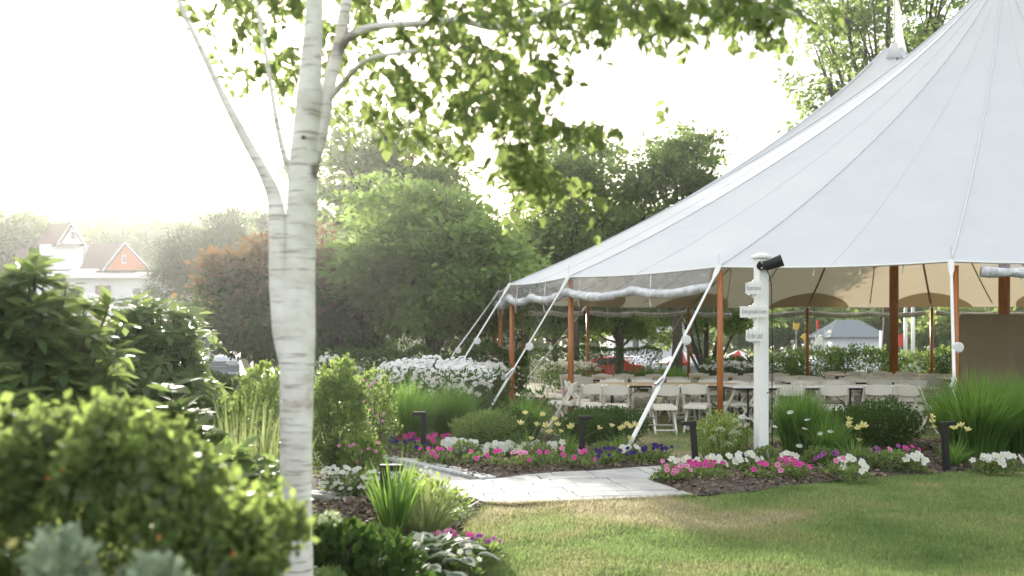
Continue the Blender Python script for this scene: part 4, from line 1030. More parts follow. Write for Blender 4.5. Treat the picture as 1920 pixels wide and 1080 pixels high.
for i in range(9): place_fl(fm('petunia', F_LPINK, F_PINK), t, (random.uniform(-.2, .2), -.2, random.uniform(.25, .48)), (0, -1, .5), .02)
# silver plant, yellow flower in the corner
for (px, py, d_, lb) in ((118, 1005, 2.15, 'silvery leafed plant low in front of the hedge, nearer the left edge'), (285, 1045, 2.2, 'silvery leafed plant at the bottom edge in front of the hedge')):
    p = P(px, py, d_); shrub('silver_plant', (p.x, d_, 0), .07, .08, p.z + .01, 380, .030, L_SILVER, lb, 'plant', int(px), z0=p.z - .16, shell=.2)
p = P(28, 1025, 2.2); t = thing('yellow_flower', 'single yellow bloom at the far lower left corner', 'flower', (p.x, 2.2, 0)); flowerstalks(t, [(0, 0, p.z)], 'bell', (F_YEL, F_EYE), .018, face=(0, -.6, .6), base=(0, 0, 0))
rgq = np.random.default_rng(3); leaves('leaf', np.array([[0, 0, .3], [0, 0, .45], [0, 0, .6]]), rgq.normal(0, 1, (3, 3)) + [0, 0, .5], .08, T_LANCE, L_SHRUB, rgq, t, kind=None)

# ------------------------------------------------------------------ plants around the near path light
rg = np.random.default_rng(77)
def hosta(px, d, label, seed, nleaf=26, sz=.15, r=.16):
    x = (px - 960) / F * d; rg = np.random.default_rng(seed); t = thing('hosta', label, 'hosta', (x, d, .06))
    V = []; Fc = []; mi = []
    rows = [(0, .02), (.15, .26), (.4, .40), (.7, .30), (1.0, .0)]
    for (yy, w) in rows:
        for s in (-1, -.62, 0, .62, 1): V.append((s * w, yy, .10 * abs(s) * w * 3 - .22 * yy * yy))
    for i in range(4):
        for j in range(4): a = i * 5 + j; Fc.append((a, a + 1, a + 6, a + 5)); mi.append(1 if j in (0, 3) or i == 3 else 0)
    me = mesh_np('leaf', V, Fc, [L_HOSTA, L_HOSTAW], midx=mi, smooth=True)
    for i in range(nleaf):
        a = i * 2.4; q = (i + 1) / nleaf; el = R(72 - 60 * q); L = .10 + .14 * q
        dv = Vector((math.cos(a) * math.cos(el), math.sin(a) * math.cos(el), math.sin(el)))
        p = Vector((0, 0, .02)) + dv * L + Vector((math.cos(a), math.sin(a), 0)) * r * q * .5
        MB().tube([(0, 0, 0), p * .6 + Vector((0, 0, .02)), p], .004, 4).build('leaf_stalk', M_STEMG, t)
        ax_ = Vector((dv.x, dv.y, dv.z - .35)).normalized(); s_ = ax_.cross(Vector((0, 0, 1))).normalized(); nn = s_.cross(ax_)
        M = Matrix((s_, ax_, nn)).transposed().to_4x4(); M.translation = p
        o = link('leaf', me, t); o.matrix_local = M @ Matrix.Scale(sz * rg.uniform(.8, 1.15), 4)
hosta(745, 5.9, 'variegated hosta with white edged leaves, left one by the lawn', 1, 28, .17, .2)
hosta(806, 6.2, 'variegated hosta with white edged leaves, right one at the lawn edge', 2, 24, .16, .16)
grass_clump('lily_clump', (P(738, 0, 6.9).x, 6.9, .06), .72, .2, 140, L_ORN, 'dark upright lily leaves in front of the near path light', 'plant', 41, .02, .1, .35)
grass_clump('lily_clump', (P(800, 0, 7.2).x, 7.2, .06), .50, .35, 230, L_ORNP, 'arching pale green lily leaves beside the paved path end', 'plant', 42, .016, .55, .95)
shrub('perennial', (P(810, 0, 7.6).x, 7.6, .06), .26, .25, .34, 900, .06, L_YEL, 'low leafy perennial behind the arching lily leaves', 'plant', 43, tpl=T_LANCE)
t = shrub('white_flowering_plant', (P(665, 0, 9.2).x, 9.2, .06), .30, .2, .22, 700, .05, L_SHRUB, 'white flowering plants beneath the small shrub by the gravel', 'flower', 44)
for i in range(110): place_fl(fm('petunia', F_WHITE, F_YEL), t, (random.uniform(-.28, .28), random.uniform(-.22, .1), random.uniform(.1, .27)), (random.uniform(-.3, .3), -.6, .8), .026)
t = shrub('white_flowering_plant', (P(770, 0, 8.7).x, 8.7, .06), .22, .2, .28, 500, .05, L_YEL, 'white flowering plant directly behind the near path light', 'flower', 45)
for i in range(36): place_fl(fm('petunia', F_WHITE, F_YEL), t, (random.uniform(-.2, .2), random.uniform(-.2, .1), random.uniform(.14, .32)), (random.uniform(-.3, .3), -.6, .8), .02)
# hydrangea right of the trunk foot
def hydrangea(x, y, rx, h, label, seed, heads, m, hs=.05, n=900, fmz=None, lsz=.07):
    t = shrub('hydrangea', (x, y, .05), rx, rx * .9, h, n, lsz, m, label, 'hydrangea', seed, tpl=T_OVAL)
    rg = np.random.default_rng(seed + 1)
    for (dx, dy, dz, s) in heads:
        k = 70; u = rg.normal(0, 1, (k, 3)); u /= np.linalg.norm(u, axis=1, keepdims=True); u[:, 2] = abs(u[:, 2]) * .9 - .1
        o = leaves('flower_head', u * s * .85 + [dx, dy, dz], u + rg.normal(0, .8, (k, 3)), s * .5, T_DIAM, fmz or F_CREAM, rg, t, kind=None)
    return t
hydrangea(P(625, 0, 5.2).x, 5.2, .22, .50, 'white hydrangea with one large head right of the trunk foot', 46, [(.02, -.2, .52, .055), (-.05, -.24, .28, .03)], L_DARK, fmz=F_CREAM)
shrub('perennial', (P(690, 0, 5.3).x, 5.3, .05), .30, .25, .42, 1500, .06, L_DARK, 'dark leafy perennial between hydrangea and hosta', 'plant', 47, tpl=T_OVAL)
shrub('perennial', (P(600, 0, 4.7).x, 4.75, .05), .2, .2, .30, 700, .07, L_SHRUB, 'leafy plant at the foot of the birch trunk', 'plant', 48, tpl=T_OVAL)
for i, (px, py, c, n_) in enumerate(((610, 1105, 'p', 4), (655, 1110, 'm', 5), (700, 1105, 'p', 4))):
    petunia(px, py, c, n_, 'low under the dark perennial near the bottom edge' if c == 'p' else 'at the bottom edge between two pink ones', .13, .15, 3, .024)
for i, (px, py, c, n_) in enumerate(((830, 1058, 'l', 12), (868, 1066, 'p', 9), (905, 1072, 'u', 9), (868, 1100, 'w', 7), (800, 1085, 'v', 4))):
    petunia(px, py, c, n_, 'spilling onto the lawn edge at the bottom centre', .12, .13, i, .02)

# ------------------------------------------------------------------ middle bed
def daisies(loc, rx, ry, h, n, label, seed, size=.044, tilt=(-.25, -.45, .85), slope=0.0, cat='daisy', leafy=2500):
    rg = np.random.default_rng(seed); t = thing('daisy_clump', label, cat, loc, 0, 'white daisy clumps')
    a = rg.uniform(0, 6.283, n); q = np.sqrt(rg.random(n)); X = np.cos(a) * q * rx; Yy = np.sin(a) * q * ry
    Z = h * (1 - .22 * q ** 3) + slope * Yy + rg.normal(0, .035, n) + np.array([.12 * nz(x, y, 2.5, seed) for x, y in zip(X, Yy)])
    o = np.argsort(Yy); me = fm('daisy', F_WHITE, F_EYE)
    P3 = np.stack([X, Yy, Z], 1)[o]
    for i in range(min(n, 300)): place_fl(me, t, P3[i], Vector(tilt) + Vector((random.gauss(0, .25), random.gauss(0, .25), 0)), size * random.uniform(.8, 1.2))
    if n > 300:
        r_ = P3[300:]; fv = np.array([[0, 0, 0], [1, 0, .05], [.31, .95, .02], [-.81, .59, .05], [-.81, -.59, .02], [.31, -.95, .05]]); ff = np.array([[0, 1, 2], [0, 2, 3], [0, 3, 4], [0, 4, 5], [0, 5, 1]])
        axs = np.cross(np.tile(tilt, (len(r_), 1)) + rg.normal(0, .25, (len(r_), 3)), [1, 0, 0]); leaves('blossoms', r_, axs, size, (fv, ff), F_WHITE, rg, t, up=np.tile(np.array(tilt, float), (len(r_), 1)), roll=.2)
    b = MB()
    for p in P3[::2]: b.tube([(p[0] * .9, p[1] * .9, 0), tuple(p)], .003, 3, False)
    b.build('stem', M_STEMG, t)
    k = leafy; a = rg.uniform(0, 6.283, k); q = np.sqrt(rg.random(k)); pos = np.stack([np.cos(a) * q * rx * 1.02, np.sin(a) * q * ry * 1.02, rg.uniform(.03, .93, k) * h], 1)
    leaves('foliage', pos, rg.normal(0, .5, (k, 3)) + [0, 0, .8], rg.uniform(.07, .12, k), T_LANCE, L_DARK, rg, t); return t
daisies((P(800, 0, 17).x, 17.0, .06), 1.15, 1.7, 1.0, 900, 'wide mass of white daisies behind the tall grass clump', 51, slope=.13)
daisies((P(632, 0, 17.2).x, 17.2, .06), .42, .6, 1.14, 120, 'separate patch of white daisies left of the main mass', 52, leafy=1500)
daisies((P(905, 0, 18.5).x, 18.5, .06), .5, .7, 1.02, 150, 'white daisies behind the left tent poles', 53, tilt=(0, -.7, .8), leafy=1400)
daisies((P(1068, 0, 31).x, 31, 0), .95, .7, .85, 110, 'white daisies seen far behind the tent poles', 54, .06, tilt=(0, -.8, .6), leafy=1500)
daisies((P(1412, 0, 33.5).x, 35.8, 0), 1.3, .6, .75, 110, 'white daisies far behind the sign post beyond the tent', 55, .06, tilt=(0, -.8, .6), leafy=1500)
grass_clump('ornamental_grass', (P(765, 0, 13.9).x, 13.9, .06), .98, .7, 1500, L_ORN, 'rounded ornamental grass clump left of the white straps', 'grass clump', 61, .017, .22, .45)
grass_clump('ornamental_grass', (P(845, 0, 14.5).x, 14.5, .06), .97, .6, 1200, L_ORN, 'ornamental grass clump whose top the white strap meets', 'grass clump', 62, .017, .22, .40)
grass_clump('ornamental_grass', (P(985, 0, 14.3).x, 14.3, .06), .80, .45, 600, L_ORN, 'loose spiky grass between boxwood and left orange pole', 'grass clump', 63, .018, .25, .55)
t = daisies((P(1010, 0, 15.2).x, 15.2, .06), .3, .3, .72, 12, 'few white daisies over the loose grass by the left pole', 64, .034, tilt=(0, -.7, .8), leafy=150)
grass_clump('ornamental_grass', (P(1500, 0, 12.3).x, 12.3, .06), .92, .55, 1500, L_ORN, 'upright ornamental grass right of the white sign post', 'grass clump', 65, .016, .10, .28)
grass_clump('ornamental_grass', (P(1548, 0, 12.0).x, 12.0, .06), .70, .4, 450, L_ORN, 'shorter grass clump under the lilies right of the post', 'grass clump', 66, .016, .3, .55)
grass_clump('ornamental_grass', (P(1830, 0, 12.3).x, 12.3, .06), 1.22, .9, 2400, L_ORN, 'tall arching ornamental grass at the right edge', 'grass clump', 67, .018, .32, .52)
grass_clump('ornamental_grass', (P(1915, 0, 12.6).x, 12.6, .06), 1.2, .9, 1700, L_ORN, 'tall arching ornamental grass cut by the right frame edge', 'grass clump', 68, .018, .32, .52)
grass_clump('ornamental_grass', (P(1205, 0, 31).x, 31, 0), 1.0, .8, 900, L_ORN, 'round grass clump far behind the tent', 'grass clump', 69, .02, .4, .8)
grass_clump('ornamental_grass', (P(1260, 0, 35.5).x, 35.5, 0), .85, 1.6, 900, L_ORN, 'low grass tuft behind the tent near the dark tree', 'grass clump', 70, .022, .3, .6)
for (px, d_, rx, h, n_, m, sd_, lb) in ((915, 13.0, .50, .54, 4200, L_SHRUB, 71, 'broad green boxwood mound left of the yellow lilies'),  # shade over the bed is put into the darker leaf of most boxwoods
        (960, 13.3, .40, .55, 2600, L_DARK, 72, 'dark boxwood just behind the yellow lilies'),
        (1140, 14.2, .62, .52, 4200, L_DARK, 73, 'low boxwood in front of the cream chairs'),
        (1095, 13.8, .40, .50, 2600, L_DARK, 741, 'boxwood at the foot of the left orange pole'),
        (1655, 13.2, .52, .68, 4200, L_DARK, 74, 'dark boxwood ball below the chairs at right'),
        (1590, 13.6, .4, .55, 2200, L_DARK, 75, 'small dark boxwood left of the boxwood ball')):
    shrub('boxwood', (P(px, 0, d_).x, d_, .05), rx, .5, h, int(n_ * 1.7), .036, m, lb, 'shrub', sd_, lump=.12, shell=.25)
daylily(985, 872, 81, 'yellow daylily clump left of the second path light', [(985, 778), (976, 798), (1006, 800), (1024, 802), (1018, 780), (1040, 790), (1044, 800), (995, 826), (1030, 815)])
daylily(1062, 868, 82, 'daylily with two yellow blooms at the second path light', [(1072, 804), (1121, 806), (1050, 812)], n=110)
daylily(1165, 868, 83, 'yellow daylily clump beside the foot of the white strap', [(1146, 802), (1160, 807), (1168, 803), (1175, 798), (1183, 803), (1188, 800), (1180, 825)])
daylily(1595, 884, 84, 'yellow daylily clump right of the upright grass', [(1590, 790), (1593, 797), (1590, 804), (1612, 806), (1617, 802), (1610, 829)], .45)
daylily(1790, 885, 85, 'yellow daylily clump around the right path light', [(1745, 784), (1748, 793), (1749, 803), (1788, 806), (1812, 810), (1803, 802)], .42)
hydrangea(P(1352, 0, 11.9).x, 11.9, .34, .58, 'bright green bush with cream flower heads left of the sign post', 86, [(-.07, -.3, .40, .05), (.09, -.3, .36, .055), (.02, -.32, .24, .045), (.12, -.22, .50, .04), (-.15, -.26, .30, .04)], L_YEL, n=2600, lsz=.042)
t = thing('daisy_clump', 'tall white daisies just left of the white sign post', 'daisy', (P(1400, 0, 11.8).x, 11.8, .05), 0, 'white daisy clumps')
flowerstalks(t, [P(a, b_, 11.75) - Vector((P(1400, 0, 11.8).x, 11.8, .05)) for a, b_ in ((1392, 782), (1404, 785), (1385, 798), (1399, 797), (1373, 808), (1386, 811), (1380, 826))], 'daisy', (F_WHITE, F_EYE), .042, base=(0, 0, 0), face=(-.3, -.4, .8))
t = thing('daisy_clump', 'scattered white daisies leaning out of the upright grass', 'daisy', (P(1510, 0, 11.7).x, 11.7, .05), 0, 'white daisy clumps')
flowerstalks(t, [P(a, b_, 11.65) - Vector((P(1510, 0, 11.7).x, 11.7, .05)) for a, b_ in ((1482, 773), (1514, 787), (1510, 804), (1538, 813), (1538, 857), (1453, 800), (1557, 809), (1499, 836))], 'daisy', (F_WHITE, F_EYE), .036, base=(0, 0, 0), face=(-.2, -.35, .85))
PET = [  # px, py, colour, blooms, where
    (668, 848, 'l', 7, 'far left in the middle bed'), (692, 850, 'm', 10, 'far left in the middle bed'), (716, 856, 'v', 10, 'left of the first path light'),
    (735, 846, 'm', 12, 'left of the first path light'), (757, 860, 'v', 10, 'left of the first path light'), (768, 850, 'm', 12, 'left of the first path light'), (782, 866, 'v', 7, 'left of the first path light'),
    (812, 855, 'p', 10, 'right of the first path light'), (826, 850, 'm', 10, 'right of the first path light'), (806, 882, 'p', 4, 'right of the first path light'), (830, 884, 'p', 6, 'right of the first path light'),
    (838, 864, 'w', 11, 'in the front row of the middle bed'), (858, 868, 'w', 12, 'in the front row of the middle bed'), (880, 868, 'w', 13, 'in the front row of the middle bed'), (903, 872, 'w', 12, 'in the front row of the middle bed'),
    (926, 874, 'w', 12, 'in the front row of the middle bed'), (948, 872, 'w', 12, 'in the front row of the middle bed'), (972, 875, 'w', 9, 'in the front row of the middle bed'), (1000, 874, 'w', 7, 'in the front row of the middle bed'), (1030, 872, 'w', 10, 'in the front row of the middle bed'), (1050, 872, 'w', 6, 'in the front row of the middle bed'),
    (885, 888, 'p', 5, 'nearest the path edge'), (935, 892, 'p', 5, 'nearest the path edge'), (978, 892, 'l', 6, 'nearest the path edge'), (1000, 890, 'p', 5, 'nearest the path edge'), (1035, 888, 'p', 5, 'nearest the path edge'), (1068, 884, 'l', 6, 'nearest the path edge'), (1090, 890, 'p', 6, 'nearest the path edge'),
    (1128, 886, 'v', 8, 'around the foot of the white strap'), (1150, 884, 'v', 10, 'around the foot of the white strap'), (1178, 878, 'w', 8, 'around the foot of the white strap'), (1200, 880, 'v', 12, 'around the foot of the white strap'), (1225, 878, 'v', 12, 'around the foot of the white strap'), (1245, 876, 'v', 10, 'around the foot of the white strap'),
    (1252, 916, 'l', 8, 'at the left tip of the right bed'), (1270, 918, 'l', 7, 'at the left tip of the right bed'), (1284, 906, 'w', 7, 'at the left tip of the right bed'), (1300, 912, 'm', 8, 'below the tilted path light'), (1318, 918, 'p', 7, 'below the tilted path light'), (1336, 902, 'w', 10, 'below the tilted path light'), (1350, 915, 'p', 5, 'below the tilted path light'), (1382, 900, 'w', 7, 'left of the sign post'),
    (1425, 914, 'p', 7, 'at the foot of the sign post'), (1408, 895, 'w', 10, 'at the foot of the sign post'), (1460, 902, 'p', 8, 'right of the sign post'), (1480, 912, 'l', 6, 'right of the sign post'), (1500, 912, 'p', 9, 'right of the sign post'), (1488, 896, 'w', 4, 'right of the sign post'),
    (1560, 892, 'u', 8, 'under the lilies right of the post'), (1575, 908, 'l', 5, 'under the lilies right of the post'), (1600, 905, 'w', 9, 'under the lilies right of the post'), (1612, 915, 'w', 6, 'under the lilies right of the post'), (1640, 884, 'u', 8, 'in front of the boxwood ball'), (1665, 888, 'l', 9, 'in front of the boxwood ball'), (1692, 878, 'u', 9, 'in front of the boxwood ball'), (1712, 882, 'p', 6, 'in front of the boxwood ball'), (1722, 898, 'w', 11, 'in front of the boxwood ball'),
    (1855, 900, 'w', 7, 'under the tall grass at right'), (1880, 900, 'w', 8, 'under the tall grass at right'), (1902, 900, 'w', 8, 'under the tall grass at right')]
for i, (px, py, c, n_, wh) in enumerate(PET): petunia(px, py, c, n_, wh, seed=i, sz=.030 if c == 'v' else .033)
for i, (px, py) in enumerate(((1135, 878), (1545, 890), (1625, 895), (1440, 890), (1680, 898), (870, 876), (1010, 880))):
    x, y = G(px, py); shrub('leafy_filler', (x, y + .15, .06), .18, .15, .22, 420, .05, L_SHRUB, ['low green plant left of the purple petunias', 'low green plant under the upright grass', 'low green plant right of the white petunias', 'low green plant touching the sign post foot', 'low feathery plant before the boxwood ball', 'low green plant behind white petunias at left', 'low green plant behind white petunias below the lilies'][i], 'plant', 300 + i, tpl=T_LANCE)

# ------------------------------------------------------------------ hedges and shrubs behind
def hedge(name, x0, x1, y, h, n, m, label, seed, size=.07, dp=.8, lump=.15):
    rg = np.random.default_rng(seed); xc = (x0 + x1) / 2; g0 = gh(xc, y); t = thing(name, label, 'hedge', (xc, y, g0)); W = (x1 - x0) / 2
    X = rg.uniform(-W, W, n); tp = np.array([h * (1 + lump * nz(x, seed, .9) + .5 * lump * nz(x, seed, 2.8)) for x in X]); fr = rg.random(n) < .65
    Y = np.where(fr, -dp / 2 + np.abs(rg.normal(0, .08, n)), rg.uniform(-dp / 2, dp / 2, n)); Z = np.where(fr, rg.uniform(.02, 1, n) * tp, tp - np.abs(rg.normal(0, .06, n)))
    Y = Y + np.where(fr, np.array([.16 * nz(x, z, 1.6) for x, z in zip(X, Z)]), 0)
    leaves('foliage', np.stack([X, Y, Z], 1), rg.normal(0, .6, (n, 3)) + [0, -.3, .6], size * rg.uniform(.6, 1.3, n), T_DIAM, m, rg, t)
    b = MB()
    for i in range(int(W * 5)): x = rg.uniform(-W, W); b.tube([(x, 0, 0), (x + rg.normal() * .1, 0, h * .8)], [.02, .008], 5)
    b.build('stem', M_BARK, t); return t
hedge('hedge', P(985, 0, 38).x, P(1240, 0, 38).x, 38, 1.28, 9000, L_DARK, 'clipped dark hedge far behind the left tent poles', 91)
for i, (px, w, h, m, lb) in enumerate(((1455, 90, 1.05, L_SHRUB, 'leafy shrub behind the tent just right of the post'), (1530, 110, 1.3, L_SHRUB, 'leafy shrub behind the far middle tent pole'), (1620, 120, 1.35, L_DARK, 'dark shrub behind the tent left of the central mast'), (1725, 90, 1.15, L_SHRUB, 'shrub behind the tent right of the central mast'), (1775, 70, 1.3, L_DARK, 'dark shrub behind the tent beside the tan board'), (1370, 100, .95, L_DARK, 'low dark shrub behind the tent at the small tree foot'))):
    shrub('shrub', (P(px, 0, 36.5).x, 36.5, 0), w / F * 36.5 * .62, .8, h, 2600, .10, m, lb, 'shrub', 400 + i, tips=14, tipm=L_TREEL)
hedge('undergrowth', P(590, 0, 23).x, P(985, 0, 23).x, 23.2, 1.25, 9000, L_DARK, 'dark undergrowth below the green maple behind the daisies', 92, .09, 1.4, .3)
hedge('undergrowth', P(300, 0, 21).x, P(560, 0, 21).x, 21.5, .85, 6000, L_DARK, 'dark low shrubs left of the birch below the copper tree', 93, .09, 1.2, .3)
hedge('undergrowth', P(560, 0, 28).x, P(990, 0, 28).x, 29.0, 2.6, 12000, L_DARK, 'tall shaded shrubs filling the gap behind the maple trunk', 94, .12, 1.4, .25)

# ------------------------------------------------------------------ trees
crown_tree('maple_tree', 'dense bright green maple in front of the wood behind the daisies', 812, 26, 340, 655, 350, 101, L_MAPLE, 330, 80, .14, .85, .28, 13, .16, dep=.8, fork=.1)
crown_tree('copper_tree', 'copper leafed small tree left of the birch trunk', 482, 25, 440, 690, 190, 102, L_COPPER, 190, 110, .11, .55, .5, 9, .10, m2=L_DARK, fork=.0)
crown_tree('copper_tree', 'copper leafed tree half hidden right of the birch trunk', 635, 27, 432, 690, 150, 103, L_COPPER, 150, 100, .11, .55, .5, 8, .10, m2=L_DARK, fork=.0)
crown_tree('pine_tree', 'pale feathery pine right of the house', 385, 46, 385, 640, 190, 104, L_PINE, 200, 120, .22, .7, .6, 12, .16, tpl=T_NEEDLE)
crown_tree('pine_tree', 'taller feathery pine left of the birch trunk', 458, 50, 368, 640, 130, 105, L_PINE, 170, 120, .22, .7, .6, 10, .16, tpl=T_NEEDLE)
crown_tree('tall_tree', 'tall open crowned tree behind the maple and birch leaves', 735, 44, 205, 520, 350, 106, L_TREE, 190, 85, .20, .9, .45, 13, .22, dep=.7, sparse=1.0)
crown_tree('tall_tree', 'light green tree left of the dark tree above the tent edge', 1075, 42, 222, 560, 240, 107, L_TREEL, 170, 75, .17, .8, .5, 12, .2)
crown_tree('tall_tree', 'dark green tree rising above the sloping tent roof', 1268, 40, 212, 560, 230, 108, L_TREE, 165, 80, .16, .7, .5, 12, .2)
crown_tree('tall_tree', 'bluish dark tree low between the two taller trees', 1160, 45, 350, 600, 170, 109, L_TREE, 100, 80, .18, .8, .4, 9, .18)
crown_tree('tall_tree', 'dark tree behind the left end of the tent roof', 985, 46, 380, 640, 180, 110, L_TREEL, 110, 80, .17, .8, .5, 9, .18)
crown_tree('oak_tree', 'sparse oak with open branches behind the tent peak', 1665, 44, -120, 330, 380, 111, L_TREE, 210, 42, .20, .85, .5, 15, .28, dep=.8, fork=-.2)
crown_tree('small_tree', 'dark spreading small tree behind the middle orange pole', 1325, 42, 535, 632, 260, 112, L_TREE, 110, 80, .12, .6, .4, 9, .15, fork=-1.4)
crown_tree('small_tree', 'sunlit yellow green tree seen through the tent between left poles', 1160, 47, 540, 655, 230, 113, L_YEL, 110, 90, .14, .7, .45, 9, .13)
crown_tree('small_tree', 'dark leafed tree behind the left tent poles', 1040, 44, 500, 655, 200, 114, L_TREE, 110, 90, .14, .7, .45, 9, .13)
crown_tree('round_tree', 'round hazy tree at the far left above the bushes', 25, 84, 396, 520, 150, 115, L_TREE, 120, 80, .34, 1.6, .6, 9, .3)
for i, (px, d_, tp_, w, m, lb) in enumerate(((175, 98, 412, 150, L_TREEL, 'hazy tree behind the house roof turret'), (265, 96, 408, 160, L_TREEL, 'hazy tree behind the house red gable'), (335, 100, 412, 150, L_TREE, 'hazy tree between house and pines'), (100, 104, 418, 140, L_TREE, 'hazy tree left of the roof turret'), (540, 90, 400, 200, L_TREEL, 'hazy tree behind the birch trunk'), (610, 80, 395, 170, L_TREEL, 'hazy tree just right of the birch trunk'))):
    crown_tree('distant_tree', lb, px, d_, tp_, 560, w, 120 + i, m, 110, 60, .40, 1.7, .6, 9, .25, limbs=False)
for i, (px, d_, tp_, w, m, lb) in enumerate(((1500, 95, 560, 190, L_TREEL, 'hazy tree beyond the car park behind the yellow sign'), (1690, 100, 556, 150, L_TREE, 'hazy tree right of the grey roofed building'), (1790, 92, 575, 150, L_YEL, 'sunny round tree beyond the car park lamp poles'), (1880, 96, 560, 170, L_TREE, 'hazy tree behind the tan board'), (1420, 100, 590, 130, L_TREEL, 'hazy tree beyond the parked cars left of the post'))):
    crown_tree('distant_tree', lb, px, d_, tp_, 650, w, 140 + i, m, 110, 60, .34, 1.5, .6, 9, .25, limbs=False)
def treeline(x0, x1, y, h0, h1, n, m, seed, size):
    rg = np.random.default_rng(seed); X = rg.uniform(x0, x1, n)
    tp = np.array([h0 + (h1 - h0) * (.5 + .9 * nz(x, seed, .07) + .4 * nz(x, seed, .25)) for x in X]); G0 = np.array([gh(x, y) for x in X])
    Z = G0 + tp * rg.random(n) ** .7; Y = y + rg.uniform(-3, 3, n) - 2 * np.cos((Z - G0) / (tp + .1) * 1.5)
    leaves('treeline', np.stack([X, Y, Z], 1), rg.normal(0, 1, (n, 3)), size * rg.uniform(.6, 1.3, n), T_DIAM, m, rg)
treeline(-95, 10, 125, 7, 12, 26000, L_TREEL, 7, .9)
treeline(-10, 100, 118, 6, 11, 30000, L_TREE, 8, .8)

# ------------------------------------------------------------------ house on the rise
M_SIDING = mat('white_siding', (.62, .64, .68), (.68, .70, .74), 4, .7); M_ROOF = mat('brown_shingle', (.10, .07, .06), (.15, .11, .095), 20, 1.0, .5, 60, spec=.05)
M_CEDAR = mat('cedar_siding', (.42, .13, .06), (.55, .20, .10), 6, .8, .3, 30, (1, 1, 8)); M_WINB = mat('window_glass', (.10, .07, .05), (.16, .11, .08), 2, .15)
HD = 72.0; kx = HD / F
def HX(px): return (px - 960) * kx
def HZ(py): return CAM_Z + (HOR - py) * kx
hx0 = HX(180); hg = gh(hx0, HD); house = thing('house', 'white sided house with brown roofs, turret and red cedar gable on the rise', 'house', (hx0, HD, hg))
def hp(px, py, dy=0): return Vector(((px - 960) * (HD + dy) / F - hx0, dy, CAM_Z + (HOR - py) * (HD + dy) / F - hg))
def hbox(px0, px1, py0, py1, y0, y1, name, m, parent=house, bev=.0):
    a, b_ = hp(px0, py1, y0), hp(px1, py0, y0); return MB().box(((a.x + b_.x) / 2, (y0 + y1) / 2, (a.z + b_.z) / 2), (b_.x - a.x, y1 - y0, b_.z - a.z), None, bev).build(name, m, parent)
hbox(58, 292, 518, 640, 0, 9, 'wall', M_SIDING)
for i in range(18): # lapped siding boards
    py = 522 + i * 4.2; hbox(58, 291.5, py, py + 3.4, -.035, -.003, 'siding_board', M_SIDING)
rf = MB(); a, b_ = hp(40, 519), hp(303, 519); zz = hp(0, 506).z
rf.add([(a.x, -.7, a.z), (b_.x, -.7, b_.z), (b_.x, -.7, b_.z + .16), (a.x, -.7, a.z + .16), (a.x + .3, 4, a.z + .1), (b_.x - .6, 4, b_.z + .1), (b_.x - .6, 4, zz + .1), (a.x + .3, 4, zz + .2)], [(0, 1, 2, 3), (3, 2, 6, 7), (0, 4, 5, 1), (1, 5, 6, 2), (0, 3, 7, 4), (4, 7, 6, 5)]); rf.build('porch_roof', mat('white_metal_roof', (.62, .64, .67), (.7, .72, .74), 5, .4), house)
hbox(45, 300, 517.5, 521, -.74, -.705, 'gutter', M_STEEL)
def gable(apx, apy, lpx, rpx, bpy_, y0, y1, ridge_back, mface, mroof, over=.25, wall=True):
    A = hp(apx, apy, y0); L = hp(lpx, bpy_, y0); Rr = hp(rpx, bpy_, y0); B = Vector(ridge_back)
    dv = B - A
    f = MB(); f.add([L, Rr, A, L + Vector((0, .1, 0)), Rr + Vector((0, .1, 0)), A + Vector((0, .1, 0))], [(0, 1, 2), (5, 4, 3), (0, 3, 4, 1), (1, 4, 5, 2), (2, 5, 3, 0)]); f.build('gable_wall', mface, house)
    for E in (L, Rr):
        e = (E - A).normalized(); o1 = A + Vector((0, -over, .02)); o2 = E + e * over + Vector((0, -over, .02)); up = Vector((0, 0, .12)); D = dv + Vector((0, over, 0))
        r = MB(); r.add([o1, o2, o2 + D, o1 + D, o1 + up, o2 + up, o2 + D + up, o1 + D + up], [(0, 1, 2, 3), (7, 6, 5, 4), (0, 4, 5, 1), (1, 5, 6, 2), (2, 6, 7, 3), (3, 7, 4, 0)]); r.build('roof', mroof, house)
        bb = MB(); bb.beam(o1 + Vector((0, -.03, .05)), o2 + Vector((0, -.03, .05)), .05, .2, (0, 1, 0)); bb.build('barge_board', M_SIDING, house)
gable(237, 457, 199, 283, 506, 1.6, 9, hp(142, 463, 8.5), M_CEDAR, M_ROOF)
for i in range(10):
    py = 466 + i * 4.1; hw = (py - 457) * .86 - 1; hbox(237 - hw * .95, 237 + hw, py, py + 3.2, 1.53, 1.58, 'cedar_board', M_CEDAR)
w_ = hbox(229, 236, 479, 494, 1.44, 1.52, 'window', M_SIDING); hbox(230, 235, 480.5, 492.5, 1.40, 1.43, 'pane', M_WINB, w_)
hbox(74, 155, 458, 505, 5.0, 8, 'turret_wall', M_SIDING)
gable(137, 421, 113, 160, 457, 4.4, 8, hp(92, 424, 7.5), M_SIDING, M_ROOF)
w_ = hbox(132, 141, 433, 449, 4.25, 4.36, 'window', M_SIDING); hbox(133, 140, 434, 448, 4.2, 4.24, 'pane', M_GLASS, w_)
hbox(30, 72, 468, 505, 6.0, 9, 'rear_roof', M_ROOF)
w_ = hbox(176, 210, 532, 576, -.12, -.04, 'window', M_SIDING); hbox(178.5, 207.5, 535, 574, -.16, -.125, 'pane', M_WINB, w_)
w_ = hbox(247, 265, 539, 566, -.12, -.04, 'window', M_SIDING); hbox(249, 263, 541, 552, -.16, -.125, 'pane', M_GLASS, w_); hbox(249, 263, 554, 564, -.16, -.125, 'pane', M_GLASS, w_)
